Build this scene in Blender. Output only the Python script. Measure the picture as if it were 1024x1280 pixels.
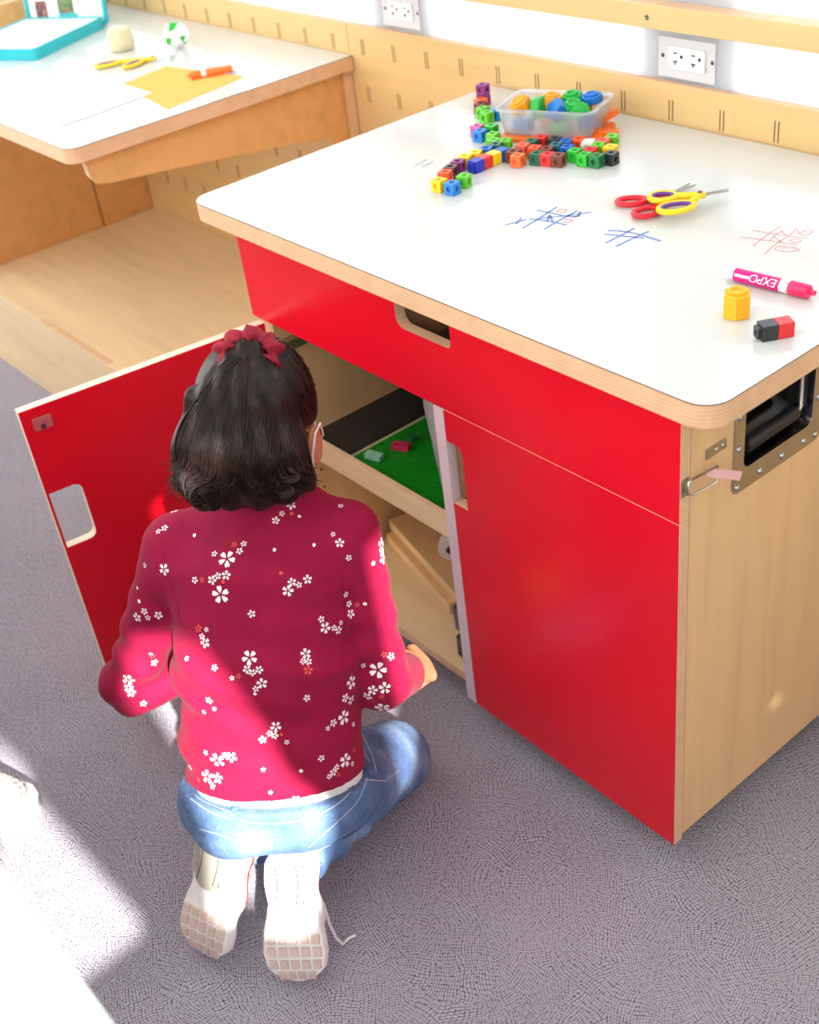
import bpy, bmesh, math, random
import numpy as np
from mathutils import Vector, Matrix, Euler
from mathutils.bvhtree import BVHTree
from mathutils.geometry import tessellate_polygon

for o in list(bpy.data.objects):
    bpy.data.objects.remove(o)
scene = bpy.context.scene
COL = scene.collection

# ------------------------------------------------------------------ camera
FPX = 1513.79
CR = Matrix(((0.6391746, 0.7605468, -0.1141248), (0.3818045, -0.4426241, -0.8113626), (-0.6675936, 0.4750290, -0.5732943)))
CAM = Vector((1.7284, -0.8810, 1.5086))
cam_data = bpy.data.cameras.new('camera')
cam = bpy.data.objects.new('camera', cam_data)
COL.objects.link(cam)
cam_data.sensor_fit = 'HORIZONTAL'
cam_data.sensor_width = 36.0
cam_data.lens = FPX / 1024 * 36.0
cam_data.clip_start = 0.02
m = Matrix((CR[0], -CR[1], -CR[2])).transposed().to_4x4()
m.translation = CAM
cam.matrix_world = m
cam_data.dof.use_dof = True
cam_data.dof.focus_distance = 1.55
cam_data.dof.aperture_fstop = 7.0
scene.camera = cam

def ray(u, v):
    return CR.transposed() @ Vector(((u - 512) / FPX, (v - 640) / FPX, 1.0))
def pz(u, v, z):
    r = ray(u, v); return CAM + r * ((z - CAM.z) / r.z)
def py(u, v, y):
    r = ray(u, v); return CAM + r * ((y - CAM.y) / r.y)
def px(u, v, x):
    r = ray(u, v); return CAM + r * ((x - CAM.x) / r.x)

# ------------------------------------------------------------------ world, sun, exposure
SUN_AZ = -20.0
SKY = 3.7
FILL = 0.35
SUN_DIR = Vector((-math.cos(math.radians(35)) * math.cos(math.radians(SUN_AZ)), -math.cos(math.radians(35)) * math.sin(math.radians(SUN_AZ)), -math.sin(math.radians(35))))
world = bpy.data.worlds.new('world'); scene.world = world
world.use_nodes = True
bg = world.node_tree.nodes['Background']
bg.inputs[0].default_value = (0.98, 0.985, 0.98, 1); bg.inputs[1].default_value = SKY
sun_data = bpy.data.lights.new('sun', 'SUN'); sun_data.energy = 17.0; sun_data.angle = math.radians(0.9)
sun_data.color = (1.0, 0.95, 0.88)
sun = bpy.data.objects.new('sun', sun_data); COL.objects.link(sun)
sun.rotation_euler = SUN_DIR.to_track_quat('-Z', 'Y').to_euler(); sun.location = (4, -3, 5)
vs = scene.view_settings
vs.view_transform = 'Standard'; vs.look = 'None'; vs.gamma = 1.0; vs.use_curve_mapping = False
vs.exposure = 0.06

def area(name, loc, size, energy, color=(1, 1, 1), rot=(0, 0, 0)):
    l = bpy.data.lights.new(name, 'AREA'); l.shape = 'RECTANGLE'; l.size, l.size_y = size
    l.energy = energy; l.color = color
    o = bpy.data.objects.new(name, l); COL.objects.link(o); o.location = loc; o.rotation_euler = rot
    return o
# ------------------------------------------------------------------ materials
def srgb(r, g, b):
    f = lambda c: (c / 255 / 12.92) if c <= 10 else (((c / 255) + 0.055) / 1.055) ** 2.4
    return (f(r), f(g), f(b), 1.0)

class NT:
    def __init__(s, name):
        s.m = bpy.data.materials.new(name); s.m.use_nodes = True
        s.t = s.m.node_tree; s.b = s.t.nodes['Principled BSDF']
    def n(s, typ, **kw):
        nd = s.t.nodes.new(typ)
        for k, v in kw.items():
            if k.startswith('i_'):
                key = k[2:]
                key = int(key) if key.isdigit() else key
                nd.inputs[key].default_value = v
            else:
                setattr(nd, k, v)
        return nd
    def l(s, a, ao, b, bi):
        s.t.links.new(a.outputs[ao], b.inputs[bi]); return b
    def math(s, op, a, b=None):
        nd = s.n('ShaderNodeMath', operation=op)
        for i, q in enumerate((a, b)):
            if q is None: continue
            if isinstance(q, (int, float)): nd.inputs[i].default_value = q
            else: s.t.links.new(q, nd.inputs[i])
        return nd.outputs[0]
    def ramp(s, fac, stops):
        r = s.n('ShaderNodeValToRGB')
        while len(r.color_ramp.elements) < len(stops): r.color_ramp.elements.new(0.5)
        for e, (p, c) in zip(r.color_ramp.elements, stops): e.position = p; e.color = c
        s.t.links.new(fac, r.inputs[0]); return r.outputs[0]
    def bump(s, h, strength, dist=0.001):
        b = s.n('ShaderNodeBump', i_Strength=strength, i_Distance=dist)
        s.t.links.new(h, b.inputs['Height']); s.t.links.new(b.outputs[0], s.b.inputs['Normal'])
    def color(s, out): s.t.links.new(out, s.b.inputs['Base Color'])

def mat(name, col, rough=0.5, metal=0.0, var=0.06, scale=40, bump=0.0, spec=0.5, **kw):
    """plain coloured surface with a slight procedural mottling"""
    t = NT(name); c = t.n('ShaderNodeTexCoord')
    nz = t.n('ShaderNodeTexNoise', i_Scale=scale, i_Detail=3.0); t.l(c, 'Object', nz, 'Vector')
    a = tuple(min(1, x * (1 - var)) for x in col[:3]) + (1,); b = tuple(min(1, x * (1 + var)) for x in col[:3]) + (1,)
    t.color(t.ramp(nz.outputs[0], [(0.3, a), (0.7, b)]))
    t.b.inputs['Roughness'].default_value = rough; t.b.inputs['Metallic'].default_value = metal
    t.b.inputs['Specular IOR Level'].default_value = spec
    if bump: t.bump(nz.outputs[0], bump)
    for k, v in kw.items(): t.b.inputs[k].default_value = v
    return t.m

def ply(name, base, grain='x', dark=0.8, knots=True):
    t = NT(name); c = t.n('ShaderNodeTexCoord'); mp = t.n('ShaderNodeMapping'); t.l(c, 'Object', mp, 0)
    sc = {'x': (1.2, 14, 14), 'y': (14, 1.2, 14), 'z': (14, 14, 1.2)}[grain]
    mp.inputs['Scale'].default_value = sc
    n1 = t.n('ShaderNodeTexNoise', i_Scale=2.0, i_Detail=5.0, i_Distortion=0.6); t.l(mp, 0, n1, 'Vector')
    n2 = t.n('ShaderNodeTexNoise', i_Scale=1.6, i_Detail=2.0); t.l(c, 'Object', n2, 'Vector')
    fac = t.math('ADD', t.math('MULTIPLY', n1.outputs[0], 0.55), t.math('MULTIPLY', n2.outputs[0], 0.45))
    d = tuple(x * dark for x in base[:3]) + (1,); l_ = tuple(min(1, x * 1.08) for x in base[:3]) + (1,)
    col = t.ramp(fac, [(0.33, d), (0.5, base), (0.68, l_)])
    if knots:
        v = t.n('ShaderNodeTexVoronoi', i_Scale=5.5); t.l(c, 'Object', v, 'Vector')
        k = t.ramp(v.outputs['Distance'], [(0.03, (1, 1, 1, 1)), (0.07, (0, 0, 0, 1))])
        mx = t.n('ShaderNodeMixRGB'); mx.blend_type = 'MULTIPLY'
        t.l(t.n('ShaderNodeMath', operation='MULTIPLY'), 0, mx, 0)
        mm = mx.inputs[0].links[0].from_node; t.t.links.new(k, mm.inputs[0]); mm.inputs[1].default_value = 0.35
        t.t.links.new(col, mx.inputs[1]); mx.inputs[2].default_value = (0.55, 0.4, 0.25, 1)
        col = mx.outputs[0]
    t.color(col); t.b.inputs['Roughness'].default_value = 0.42
    t.bump(n1.outputs[0], 0.05)
    return t.m

def ply_edge(name, base, axis, period=0.0050, dark=0.86):
    """cut plywood edge: thin veneers stacked along one axis"""
    t = NT(name); c = t.n('ShaderNodeTexCoord'); sp = t.n('ShaderNodeSeparateXYZ'); t.l(c, 'Object', sp, 0)
    nz = t.n('ShaderNodeTexNoise', i_Scale=30.0, i_Detail=4.0); t.l(c, 'Object', nz, 'Vector')
    co = t.math('ADD', sp.outputs[axis], t.math('MULTIPLY', nz.outputs[0], 0.0012))
    w = t.math('SINE', t.math('MULTIPLY', co, 2 * math.pi / period))
    f = t.math('ADD', t.math('MULTIPLY', w, 0.22), nz.outputs[0])
    d = tuple(x * dark for x in base[:3]) + (1,)
    t.color(t.ramp(f, [(0.15, d), (0.42, base), (0.9, tuple(min(1, x * 1.12) for x in base[:3]) + (1,))]))
    t.b.inputs['Roughness'].default_value = 0.6; t.bump(f, 0.15)
    return t.m

BIRCH = srgb(235, 193, 140); BIRCH_PALE = srgb(242, 216, 170); BIRCH_YEL = srgb(222, 186, 128)
M = {}
M['birch_z'] = ply('birch plywood upright grain', BIRCH, 'z', 0.88)
M['birch_x'] = ply('birch plywood long grain', BIRCH_PALE, 'x', 0.88)
M['birch_panel'] = ply('birch wall panel', BIRCH_YEL, 'x', 0.9, knots=False)
M['birch_dark'] = ply('birch plywood oiled', srgb(224, 170, 108), 'x', 0.85)  # darker birch tone for bracket, cleat and partition
M['edge_z'] = ply_edge('plywood edge veneers flat', srgb(222, 178, 138), 2)
M['edge_x'] = ply_edge('plywood edge veneers across x', srgb(224, 182, 140), 0)
M['edge_y'] = ply_edge('plywood edge veneers across y', srgb(226, 186, 146), 1)
M['edge_pale'] = ply_edge('pale plywood door edge', srgb(240, 222, 196), 0, dark=0.85)
M['white_lam'] = mat('white gloss laminate', srgb(210, 212, 207), 0.13, var=0.015, scale=6, spec=0.45)
M['lam_line'] = mat('dark laminate core line', srgb(96, 66, 52), 0.5)
M['red'] = mat('red satin laminate', (0.74, 0.004, 0.018, 1), 0.30, var=0.03, scale=8, spec=0.38)
M['stile'] = mat('pale lavender edge strip', srgb(226, 205, 212), 0.4, var=0.03)
M['chrome'] = mat('brushed steel', srgb(190, 188, 186), 0.25, 1.0, var=0.05)
M['steel_dark'] = mat('shaded steel dish', srgb(120, 120, 122), 0.18, 1.0, var=0.08)  # dark chrome of the handle dish and some screws
M['black'] = mat('black rubber', srgb(28, 28, 30), 0.45)
M['black_plastic'] = mat('black plastic', srgb(40, 41, 44), 0.35)
M['screw_hole'] = mat('dark drilled hole', srgb(60, 42, 30), 0.8)
M['slot'] = mat('dark cut slot', srgb(122, 88, 50), 0.8)
M['pink_plastic'] = mat('pale pink plastic', srgb(228, 176, 172), 0.35)
M['white_plastic'] = mat('white plastic', srgb(240, 240, 238), 0.3, var=0.02)
M['grey_wall'] = mat('pale grey wall', srgb(214, 212, 214), 0.6, var=0.03, scale=12)
M['paper'] = mat('white paper', srgb(246, 246, 244), 0.8, var=0.015)
M['paper_orange'] = mat('orange paper', srgb(252, 178, 84), 0.8, var=0.03)

def frosted(name, col, trans=0.6, rough=0.35, mixd=0.5):
    t = NT(name); c = t.n('ShaderNodeTexCoord'); nz = t.n('ShaderNodeTexNoise', i_Scale=60.0); t.l(c, 'Object', nz, 'Vector')
    t.color(t.ramp(nz.outputs[0], [(0.3, tuple(x * 0.97 for x in col[:3]) + (1,)), (0.7, col)]))
    t.b.inputs['Roughness'].default_value = rough; t.b.inputs['Transmission Weight'].default_value = trans
    t.b.inputs['IOR'].default_value = 1.2
    return t.m
M['clear'] = frosted('clear plastic', (0.95, 0.96, 0.97, 1), 0.93, 0.08)
M['tray'] = frosted('frosted white plastic', (0.95, 0.97, 0.99, 1), 0.82, 0.32)

# ------------------------------------------------------------------ object helpers
ORG = {}
def link(name, me, parent=None, org=None):
    o = bpy.data.objects.new(name, me); COL.objects.link(o)
    if parent is not None: o.parent = parent
    ORG[o.name] = Vector(org) if org is not None else (ORG.get(parent.name, Vector()) if parent is not None else Vector())
    return o
def tag(o, label=None, cat=None, group=None, kind=None):
    if label: o['label'] = label
    if cat: o['category'] = cat
    if group: o['group'] = group
    if kind: o['kind'] = kind
    return o
def thing(name, loc, label, cat, group=None, rz=0.0):
    o = bpy.data.objects.new(name, None); COL.objects.link(o)
    o.location = loc; o.rotation_euler = (0, 0, rz); o.empty_display_size = 0.05
    ORG[o.name] = Vector(loc)
    return tag(o, label, cat, group)

class MB:
    """collects geometry for ONE mesh object"""
    def __init__(s): s.v = []; s.f = []; s.mi = []
    def add(s, vs, fs, mi=0):
        b = len(s.v); s.v += [tuple(q) for q in vs]; s.f += [tuple(i + b for i in f) for f in fs]
        s.mi += mi if isinstance(mi, list) else [mi] * len(fs)
        return s
    def box(s, x0, x1, y0, y1, z0, z1, thin=None, mi=0, mat4=None):
        vs = [(x, y, z) for x in (x0, x1) for y in (y0, y1) for z in (z0, z1)]
        fs = [(0, 1, 3, 2), (4, 6, 7, 5), (0, 4, 5, 1), (2, 3, 7, 6), (0, 2, 6, 4), (1, 5, 7, 3)]
        ms = [mi] * 6
        if thin is not None:
            ms = [0 if i // 2 == thin else 1 for i in range(6)]
        if mat4 is not None: vs = [mat4 @ Vector(q) for q in vs]
        return s.add(vs, fs, ms)
    def slab(s, outer, holes, axis, a0, a1, mi_face=0, mi_edge=1, mat4=None, mi_top=None):
        """flat panel from 2D outlines, extruded along axis (0,1,2)"""
        rings = [outer] + list(holes)
        tris = tessellate_polygon([[Vector((p[0], p[1], 0)) for p in r] for r in rings])
        flat = [p for r in rings for p in r]; n = len(flat)
        def mk(p, a):
            return {0: (a, p[0], p[1]), 1: (p[0], a, p[1]), 2: (p[0], p[1], a)}[axis]
        vs = [mk(p, a0) for p in flat] + [mk(p, a1) for p in flat]
        if mat4 is not None: vs = [tuple(mat4 @ Vector(q)) for q in vs]
        fs = []; ms = []
        for t in tris:
            fs.append(tuple(t)); ms.append(mi_face)
            fs.append(tuple(i + n for i in reversed(t))); ms.append(mi_face if mi_top is None else mi_top)
        b = 0
        for r in rings:
            k = len(r)
            for i in range(k):
                j = (i + 1) % k
                fs.append((b + i, b + j, b + j + n, b + i + n)); ms.append(mi_edge)
            b += k
        return s.add(vs, fs, ms)
    def tube(s, path, r, n=8, cap=True, mi=0, closed=False):
        path = [Vector(p) for p in path]; k = len(path)
        rs = r if isinstance(r, (list, tuple)) else [r] * k
        vs = []; fs = []; up = None
        for i, p in enumerate(path):
            a = path[i - 1] if (i > 0 or closed) else p; b = path[(i + 1) % k] if (i < k - 1 or closed) else p
            d = (b - a).normalized() if (b - a).length > 1e-9 else Vector((0, 0, 1))
            if up is None:
                up = d.orthogonal().normalized()
            else:
                up = (up - d * up.dot(d)); up = up.normalized() if up.length > 1e-6 else d.orthogonal().normalized()
            w = d.cross(up)
            for j in range(n):
                t = 2 * math.pi * j / n
                vs.append(p + (up * math.cos(t) + w * math.sin(t)) * rs[i])
        for i in range(k if closed else k - 1):
            i2 = (i + 1) % k
            for j in range(n):
                j2 = (j + 1) % n
                fs.append((i * n + j, i * n + j2, i2 * n + j2, i2 * n + j))
        if cap and not closed:
            fs.append(tuple(reversed(range(n)))); fs.append(tuple(range((k - 1) * n, k * n)))
        return s.add(vs, fs, mi)
    def lathe(s, prof, n=24, mat4=None, mi=0):
        vs = []; fs = []
        for r, z in prof:
            for j in range(n):
                t = 2 * math.pi * j / n; vs.append(Vector((r * math.cos(t), r * math.sin(t), z)))
        if mat4 is not None: vs = [mat4 @ q for q in vs]
        k = len(prof)
        for i in range(k - 1):
            for j in range(n):
                j2 = (j + 1) % n; fs.append((i * n + j, i * n + j2, (i + 1) * n + j2, (i + 1) * n + j))
        fs.append(tuple(reversed(range(n)))); fs.append(tuple(range((k - 1) * n, k * n)))
        return s.add(vs, fs, mi)
    def mesh(s, name, mats, org=Vector((0, 0, 0)), smooth=None, weld=False):
        me = bpy.data.meshes.new(name)
        me.from_pydata([(a - org[0], b - org[1], c - org[2]) for a, b, c in s.v], [], s.f)
        for mm in (mats if isinstance(mats, (list, tuple)) else [mats]): me.materials.append(mm)
        nm = len(me.materials)
        me.polygons.foreach_set('material_index', [min(i, nm - 1) for i in s.mi])
        bm = bmesh.new(); bm.from_mesh(me)
        if weld: bmesh.ops.remove_doubles(bm, verts=bm.verts, dist=1e-5)
        bmesh.ops.recalc_face_normals(bm, faces=bm.faces); bm.to_mesh(me); bm.free()
        me.update()
        if smooth is not None:
            me.polygons.foreach_set('use_smooth', [True] * len(me.polygons))
            if smooth < 180:
                try: me.set_sharp_from_angle(angle=math.radians(smooth))
                except Exception: pass
        return me
    def build(s, name, mats, parent=None, smooth=None, bevel=0.0, local=False, org=None, weld=False):
        """parent's world origin is subtracted unless local; a top-level mesh gets org as its location"""
        if parent is not None: og = Vector() if local else ORG[parent.name]
        else: og = Vector(org) if org is not None else Vector()
        me = s.mesh(name, mats, og, smooth, weld)
        o = link(name, me, parent, og if not local else (ORG[parent.name] if parent else og))
        if parent is None and org is not None: o.location = org
        if bevel:
            b = o.modifiers.new('bevel', 'BEVEL'); b.width = bevel; b.segments = 2; b.limit_method = 'ANGLE'; b.angle_limit = math.radians(40)
        return o

def rrect(x0, x1, y0, y1, r, n=6, corners=(1, 1, 1, 1)):
    """rounded rectangle outline; corners order: (x1,y1),(x0,y1),(x0,y0),(x1,y0)"""
    out = []
    for (cx, cy, a0), c in zip(((x1 - r, y1 - r, 0), (x0 + r, y1 - r, 90), (x0 + r, y0 + r, 180), (x1 - r, y0 + r, 270)), corners):
        if c:
            for i in range(n + 1):
                a = math.radians(a0 + 90 * i / n); out.append((cx + r * math.cos(a), cy + r * math.sin(a)))
        else:
            sx = 1 if a0 in (0, 270) else -1; sy = 1 if a0 in (0, 90) else -1
            out.append((cx + sx * r, cy + sy * r))
    return out

def struct(o): o['kind'] = 'structure'; return o

# ------------------------------------------------------------------ smooth solid modelling (signed distance fields, surface nets)
def seg(P, a, b, ra, rb):
    a = np.array(a, float); b = np.array(b, float); ab = b - a; L = float(ab @ ab) + 1e-12
    t = np.clip(((P - a) @ ab) / L, 0, 1)
    return np.linalg.norm(P - a - t[..., None] * ab, axis=-1) - (ra + (rb - ra) * t)
def ell(P, c, axes, radii):
    c = np.array(c, float); A = np.array([list(q) for q in axes], float); q = (P - c) @ A.T; r = np.array(radii, float)
    k0 = np.linalg.norm(q / r, axis=-1); k1 = np.linalg.norm(q / (r * r), axis=-1) + 1e-9
    return k0 * (k0 - 1) / k1
def eseg(P, a, b, side, wa, da, wb, db):
    """elliptic capsule: half widths w along side, half depths d across, tapering from a to b"""
    a = np.array(a, float); b = np.array(b, float); ab = b - a; L = np.linalg.norm(ab); ax = ab / L
    s = np.array(side, float); s = s - ax * (s @ ax); s /= np.linalg.norm(s); f = np.cross(ax, s)
    q = P - a; t = np.clip((q @ ax) / L, 0, 1); w = wa + (wb - wa) * t; d = da + (db - da) * t
    res = (q @ ax) - t * L; av = (w + d) / 2
    return (np.sqrt(((q @ s) / w) ** 2 + ((q @ f) / d) ** 2 + (res / (av * 0.6)) ** 2) - 1) * np.minimum(w, d)
def smin(a, b, k):
    if k <= 0: return np.minimum(a, b)
    h = np.clip(0.5 + 0.5 * (b - a) / k, 0, 1)
    return b + (a - b) * h - k * h * (1 - h)
def smax(a, b, k): return -smin(-a, -b, k)
def grid(lo, hi, h):
    ax = [np.arange(lo[i], hi[i] + h, h) for i in range(3)]
    return np.stack(np.meshgrid(*ax, indexing='ij'), -1)
def nets(P, D, h):
    """surface nets: returns verts, quads"""
    S = D < 0; nx, ny, nz = D.shape
    cnt = np.zeros((nx - 1, ny - 1, nz - 1)); acc = np.zeros((nx - 1, ny - 1, nz - 1, 3))
    sl = lambda o, n: slice(o, n - 1 + o)
    for axis in range(3):
        for o1 in (0, 1):
            for o2 in (0, 1):
                o = [0, 0, 0]; oth = [i for i in range(3) if i != axis]; o[oth[0]] = o1; o[oth[1]] = o2
                A = D[sl(o[0], nx), sl(o[1], ny), sl(o[2], nz)]; e = list(o); e[axis] = 1
                B = D[sl(e[0], nx), sl(e[1], ny), sl(e[2], nz)]
                cr = (A < 0) != (B < 0); t = np.where(cr, A / np.where(cr, A - B, 1), 0)
                cnt += cr
                for i in range(3):
                    acc[..., i] += np.where(cr, t if i == axis else o[i], 0)
    act = cnt > 0; idx = -np.ones(act.shape, int); idx[act] = np.arange(act.sum())
    V = P[:-1, :-1, :-1][act] + acc[act] / cnt[act][:, None] * h
    Q = []
    for axis in range(3):
        n = [nx, ny, nz]; oth = [i for i in range(3) if i != axis]
        a = [slice(1, -1)] * 3; a[axis] = slice(0, -1); b = list(a); b[axis] = slice(1, None)
        A = S[tuple(a)]; B = S[tuple(b)]
        I = np.argwhere(A != B); fl = A[A != B]
        base = I.copy()
        for q in oth: base[:, q] += 1
        def at(d1, d2):
            c = base.copy(); c[:, oth[0]] -= d1; c[:, oth[1]] -= d2
            return idx[c[:, 0], c[:, 1], c[:, 2]]
        q = np.stack([at(1, 1), at(0, 1), at(0, 0), at(1, 0)], 1)
        flip = fl if axis != 1 else ~fl
        q[~flip] = q[~flip][:, ::-1]
        Q.append(q)
    return V, np.concatenate(Q)
def sdf_build(name, fn, lo, hi, h, material, parent, relax=1):
    P = grid(lo, hi, h); D = fn(P); V, Q = nets(P, D, h)
    for _ in range(relax):
        acc = np.zeros_like(V); c = np.zeros(len(V))
        for i in range(4):
            a = Q[:, i]; b = Q[:, (i + 1) % 4]
            np.add.at(acc, a, V[b]); np.add.at(c, a, 1); np.add.at(acc, b, V[a]); np.add.at(c, b, 1)
        V = 0.5 * V + 0.5 * acc / c[:, None]
    og = ORG[parent.name] if parent is not None else Vector()
    me = bpy.data.meshes.new(name)
    me.from_pydata((V - np.array(og)).tolist(), [], Q.tolist())
    me.materials.append(material); me.polygons.foreach_set('use_smooth', [True] * len(me.polygons)); me.update()
    o = link(name, me, parent)
    bvh = BVHTree.FromPolygons([Vector(v) for v in V], [tuple(q) for q in Q.tolist()])
    return o, bvh
# ------------------------------------------------------------------ the room
D = 0.6764; T = 0.8365; XL, XR = 0.0679, 0.9817; YB = 0.0357
def carpet():
    t = NT('grey hatched carpet'); c = t.n('ShaderNodeTexCoord')
    nz = t.n('ShaderNodeTexNoise', i_Scale=9.0, i_Detail=2.0); t.l(c, 'Object', nz, 'Vector')
    # patches of hatching, each turned its own way
    dv = t.n('ShaderNodeVectorMath', operation='SCALE'); t.l(nz, 'Color', dv, 0); dv.inputs['Scale'].default_value = 0.05
    ad = t.n('ShaderNodeVectorMath', operation='ADD'); t.l(c, 'Object', ad, 0); t.l(dv, 0, ad, 1)
    vo = t.n('ShaderNodeTexVoronoi', i_Scale=17.0); vo.voronoi_dimensions = '2D'; t.l(ad, 0, vo, 'Vector')
    rel = t.n('ShaderNodeVectorMath', operation='SUBTRACT'); t.l(ad, 0, rel, 0); t.l(vo, 'Position', rel, 1)
    sep = t.n('ShaderNodeSeparateColor'); t.l(vo, 'Color', sep, 0)
    rot = t.n('ShaderNodeVectorRotate', rotation_type='Z_AXIS'); t.l(ad, 0, rot, 'Vector')
    t.t.links.new(vo.outputs['Position'], rot.inputs['Center'])
    t.t.links.new(t.math('MULTIPLY', sep.outputs[0], 6.283), rot.inputs['Angle'])
    n3 = t.n('ShaderNodeTexNoise', i_Scale=55.0, i_Detail=2.0); t.l(c, 'Object', n3, 'Vector')
    sx = t.n('ShaderNodeSeparateXYZ'); t.l(rot, 0, sx, 0)
    wob = t.math('MULTIPLY', n3.outputs[0], 0.004)
    la = t.math('ABSOLUTE', t.math('SINE', t.math('MULTIPLY', t.math('ADD', sx.outputs[0], wob), math.pi / 0.0038)))
    lb = t.math('ABSOLUTE', t.math('SINE', t.math('MULTIPLY', t.math('ADD', sx.outputs[1], wob), math.pi / 0.0052)))
    n4 = t.n('ShaderNodeTexNoise', i_Scale=210.0, i_Detail=3.0); t.l(c, 'Object', n4, 'Vector')
    brk = t.math('MULTIPLY', n4.outputs[0], 1.1)
    a = t.math('ADD', la, t.math('SUBTRACT', brk, 0.52)); b = t.math('ADD', lb, t.math('SUBTRACT', t.math('MULTIPLY', n4.outputs[0], 1.3), 0.52))
    f = t.math('MINIMUM', a, b)
    n5 = t.n('ShaderNodeTexNoise', i_Scale=420.0, i_Detail=3.0); t.l(c, 'Object', n5, 'Vector')
    n6 = t.n('ShaderNodeTexNoise', i_Scale=3.0, i_Detail=3.0); t.l(c, 'Object', n6, 'Vector')
    f2 = t.math('ADD', f, t.math('MULTIPLY', t.math('SUBTRACT', n5.outputs[0], 0.5), 0.5))
    f2 = t.math('ADD', f2, t.math('MULTIPLY', t.math('SUBTRACT', n6.outputs[0], 0.5), 0.35))
    t.color(t.ramp(f2, [(0.0, srgb(62, 60, 70)), (0.22, srgb(128, 124, 138)), (0.46, srgb(172, 168, 182)), (0.95, srgb(190, 187, 199))]))
    t.b.inputs['Roughness'].default_value = 0.95; t.b.inputs['Specular IOR Level'].default_value = 0.1
    t.bump(f2, 0.5, 0.002)
    return t.m
M['carpet'] = carpet()
X0, X1, YF, ZC = -2.5, 2.3, -1.50, 2.35
struct(MB().box(X0, X1, YF, D + 0.1, -0.02, 0.0).build('floor', M['carpet']))
M['ceiling'] = mat('white ceiling', srgb(244, 244, 242), 0.8, var=0.01)
M['wall_white'] = mat('white painted wall', srgb(240, 240, 240), 0.6, var=0.015)
struct(MB().box(X0, X1, YF, D + 0.1, ZC, ZC + 0.04).build('ceiling', M['ceiling']))
struct(MB().slab([(YF, 0), (D + 0.1, 0), (D + 0.1, ZC), (YF, ZC)], [[(-1.35, 0.05), (-0.05, 0.05), (-0.05, 2.1), (-1.35, 2.1)]], 0, X0 - 0.04, X0).build('wall_far', M['wall_white']))  # unseen opening added to bring sky light onto the aisle floor
# window side behind the camera: wall with openings the sun comes through
WIN = [(-2.4, -1.75, 0.95, 2.05), (-1.65, -0.50, 0.95, 2.05), (-0.40, 0.75, 0.95, 2.05), (0.85, 2.0, 0.95, 2.05)]
mbw = MB(); mbw.slab([(X0, 0), (X1, 0), (X1, ZC), (X0, ZC)], [[(a, c), (b, c), (b, d), (a, d)] for a, b, c, d in WIN], 1, YF - 0.06, YF)
struct(mbw.build('wall_front', M['wall_white']))
def sunspot(p):                         # where the sun ray that lights point p comes through the end wall
    p = Vector(p); q = p - SUN_DIR * ((p.x - X1) / SUN_DIR.x); return q.y, q.z
SUN_HOLES = [[(-0.25, -0.75, 0), (-0.03, -0.625, 0.05), (0.08, -0.600, 0.03), (0.126, -0.607, 0), (0.494, -0.596, 0), (0.50, -0.72, 0), (0.30, -0.85, 0)],
        [(0.405, -0.490, 0.36), (0.42, -0.47, 0.465), (0.50, -0.43, 0.50), (0.556, -0.42, 0.505), (0.66, -0.405, 0.41), (0.70, -0.405, 0.345), (0.722, -0.37, 0.27), (0.735, -0.38, 0.16), (0.74, -0.46, 0.09), (0.63, -0.545, 0.10), (0.595, -0.495, 0.25)],
        [(0.63, -0.190, 0.57), (0.60, -0.06, 0.58), (0.60, -0.06, 0.20), (0.675, -0.22, 0.11), (0.635, -0.205, 0.20)],
        [(0.066, -0.235, 0.395), (0.082, -0.150, 0.425), (0.082, -0.150, 0.360), (0.070, -0.222, 0.350)],
        [px(972, 859, XR - 0.003), px(974, 874, XR - 0.003), px(950, 900, XR - 0.003), px(951, 886, XR - 0.003)],
        [px(877, 953, XR - 0.003), px(876, 965, XR - 0.003), px(846, 983, XR - 0.003), px(846, 972, XR - 0.003)]]
SUN_HOLES = [[sunspot(q) for q in pl] for pl in SUN_HOLES]
mbw = MB(); mbw.slab([(YF, 0), (D + 0.1, 0), (D + 0.1, ZC), (YF, ZC)], SUN_HOLES, 0, X1, X1 + 0.03)  # unseen end wall, its holes made up to shape the sun patches
struct(mbw.build('wall_right', M['wall_white']))

# back wall: slotted plywood wainscot below, frosted window band above
wb = struct(MB().box(X0, X1, D + 0.020, D + 0.10, 0.0, 0.898).build('wall_back', M['wall_white']))
for (a, b) in ((X0, -1.580), (-1.560, -0.4445), (-0.4425, 0.76), (0.762, X1)):
    MB().box(a, b, D, D + 0.018, 0.0, 0.900, thin=1).build('wainscot_panel', [M['birch_panel'], M['edge_y']], wb, bevel=0.0008)
sl = MB().box(-0.0009, 0.0009, -0.0006, 0.0006, -0.0165, 0.0165).mesh('slot', M['slot'])
def slot(x, z):
    for dx in (-0.0036, 0.0036):
        o = link('slot', sl, wb); o.location = (x + dx, D, z)
for k in range(-12, 16):
    x = -0.2915 + 0.1028 * k
    slot(x, 0.857)
    if k <= 1 and abs(x + 0.443) > 0.02:
        for r in range(1, 6): slot(x, 0.857 - 0.0975 * r)
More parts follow.
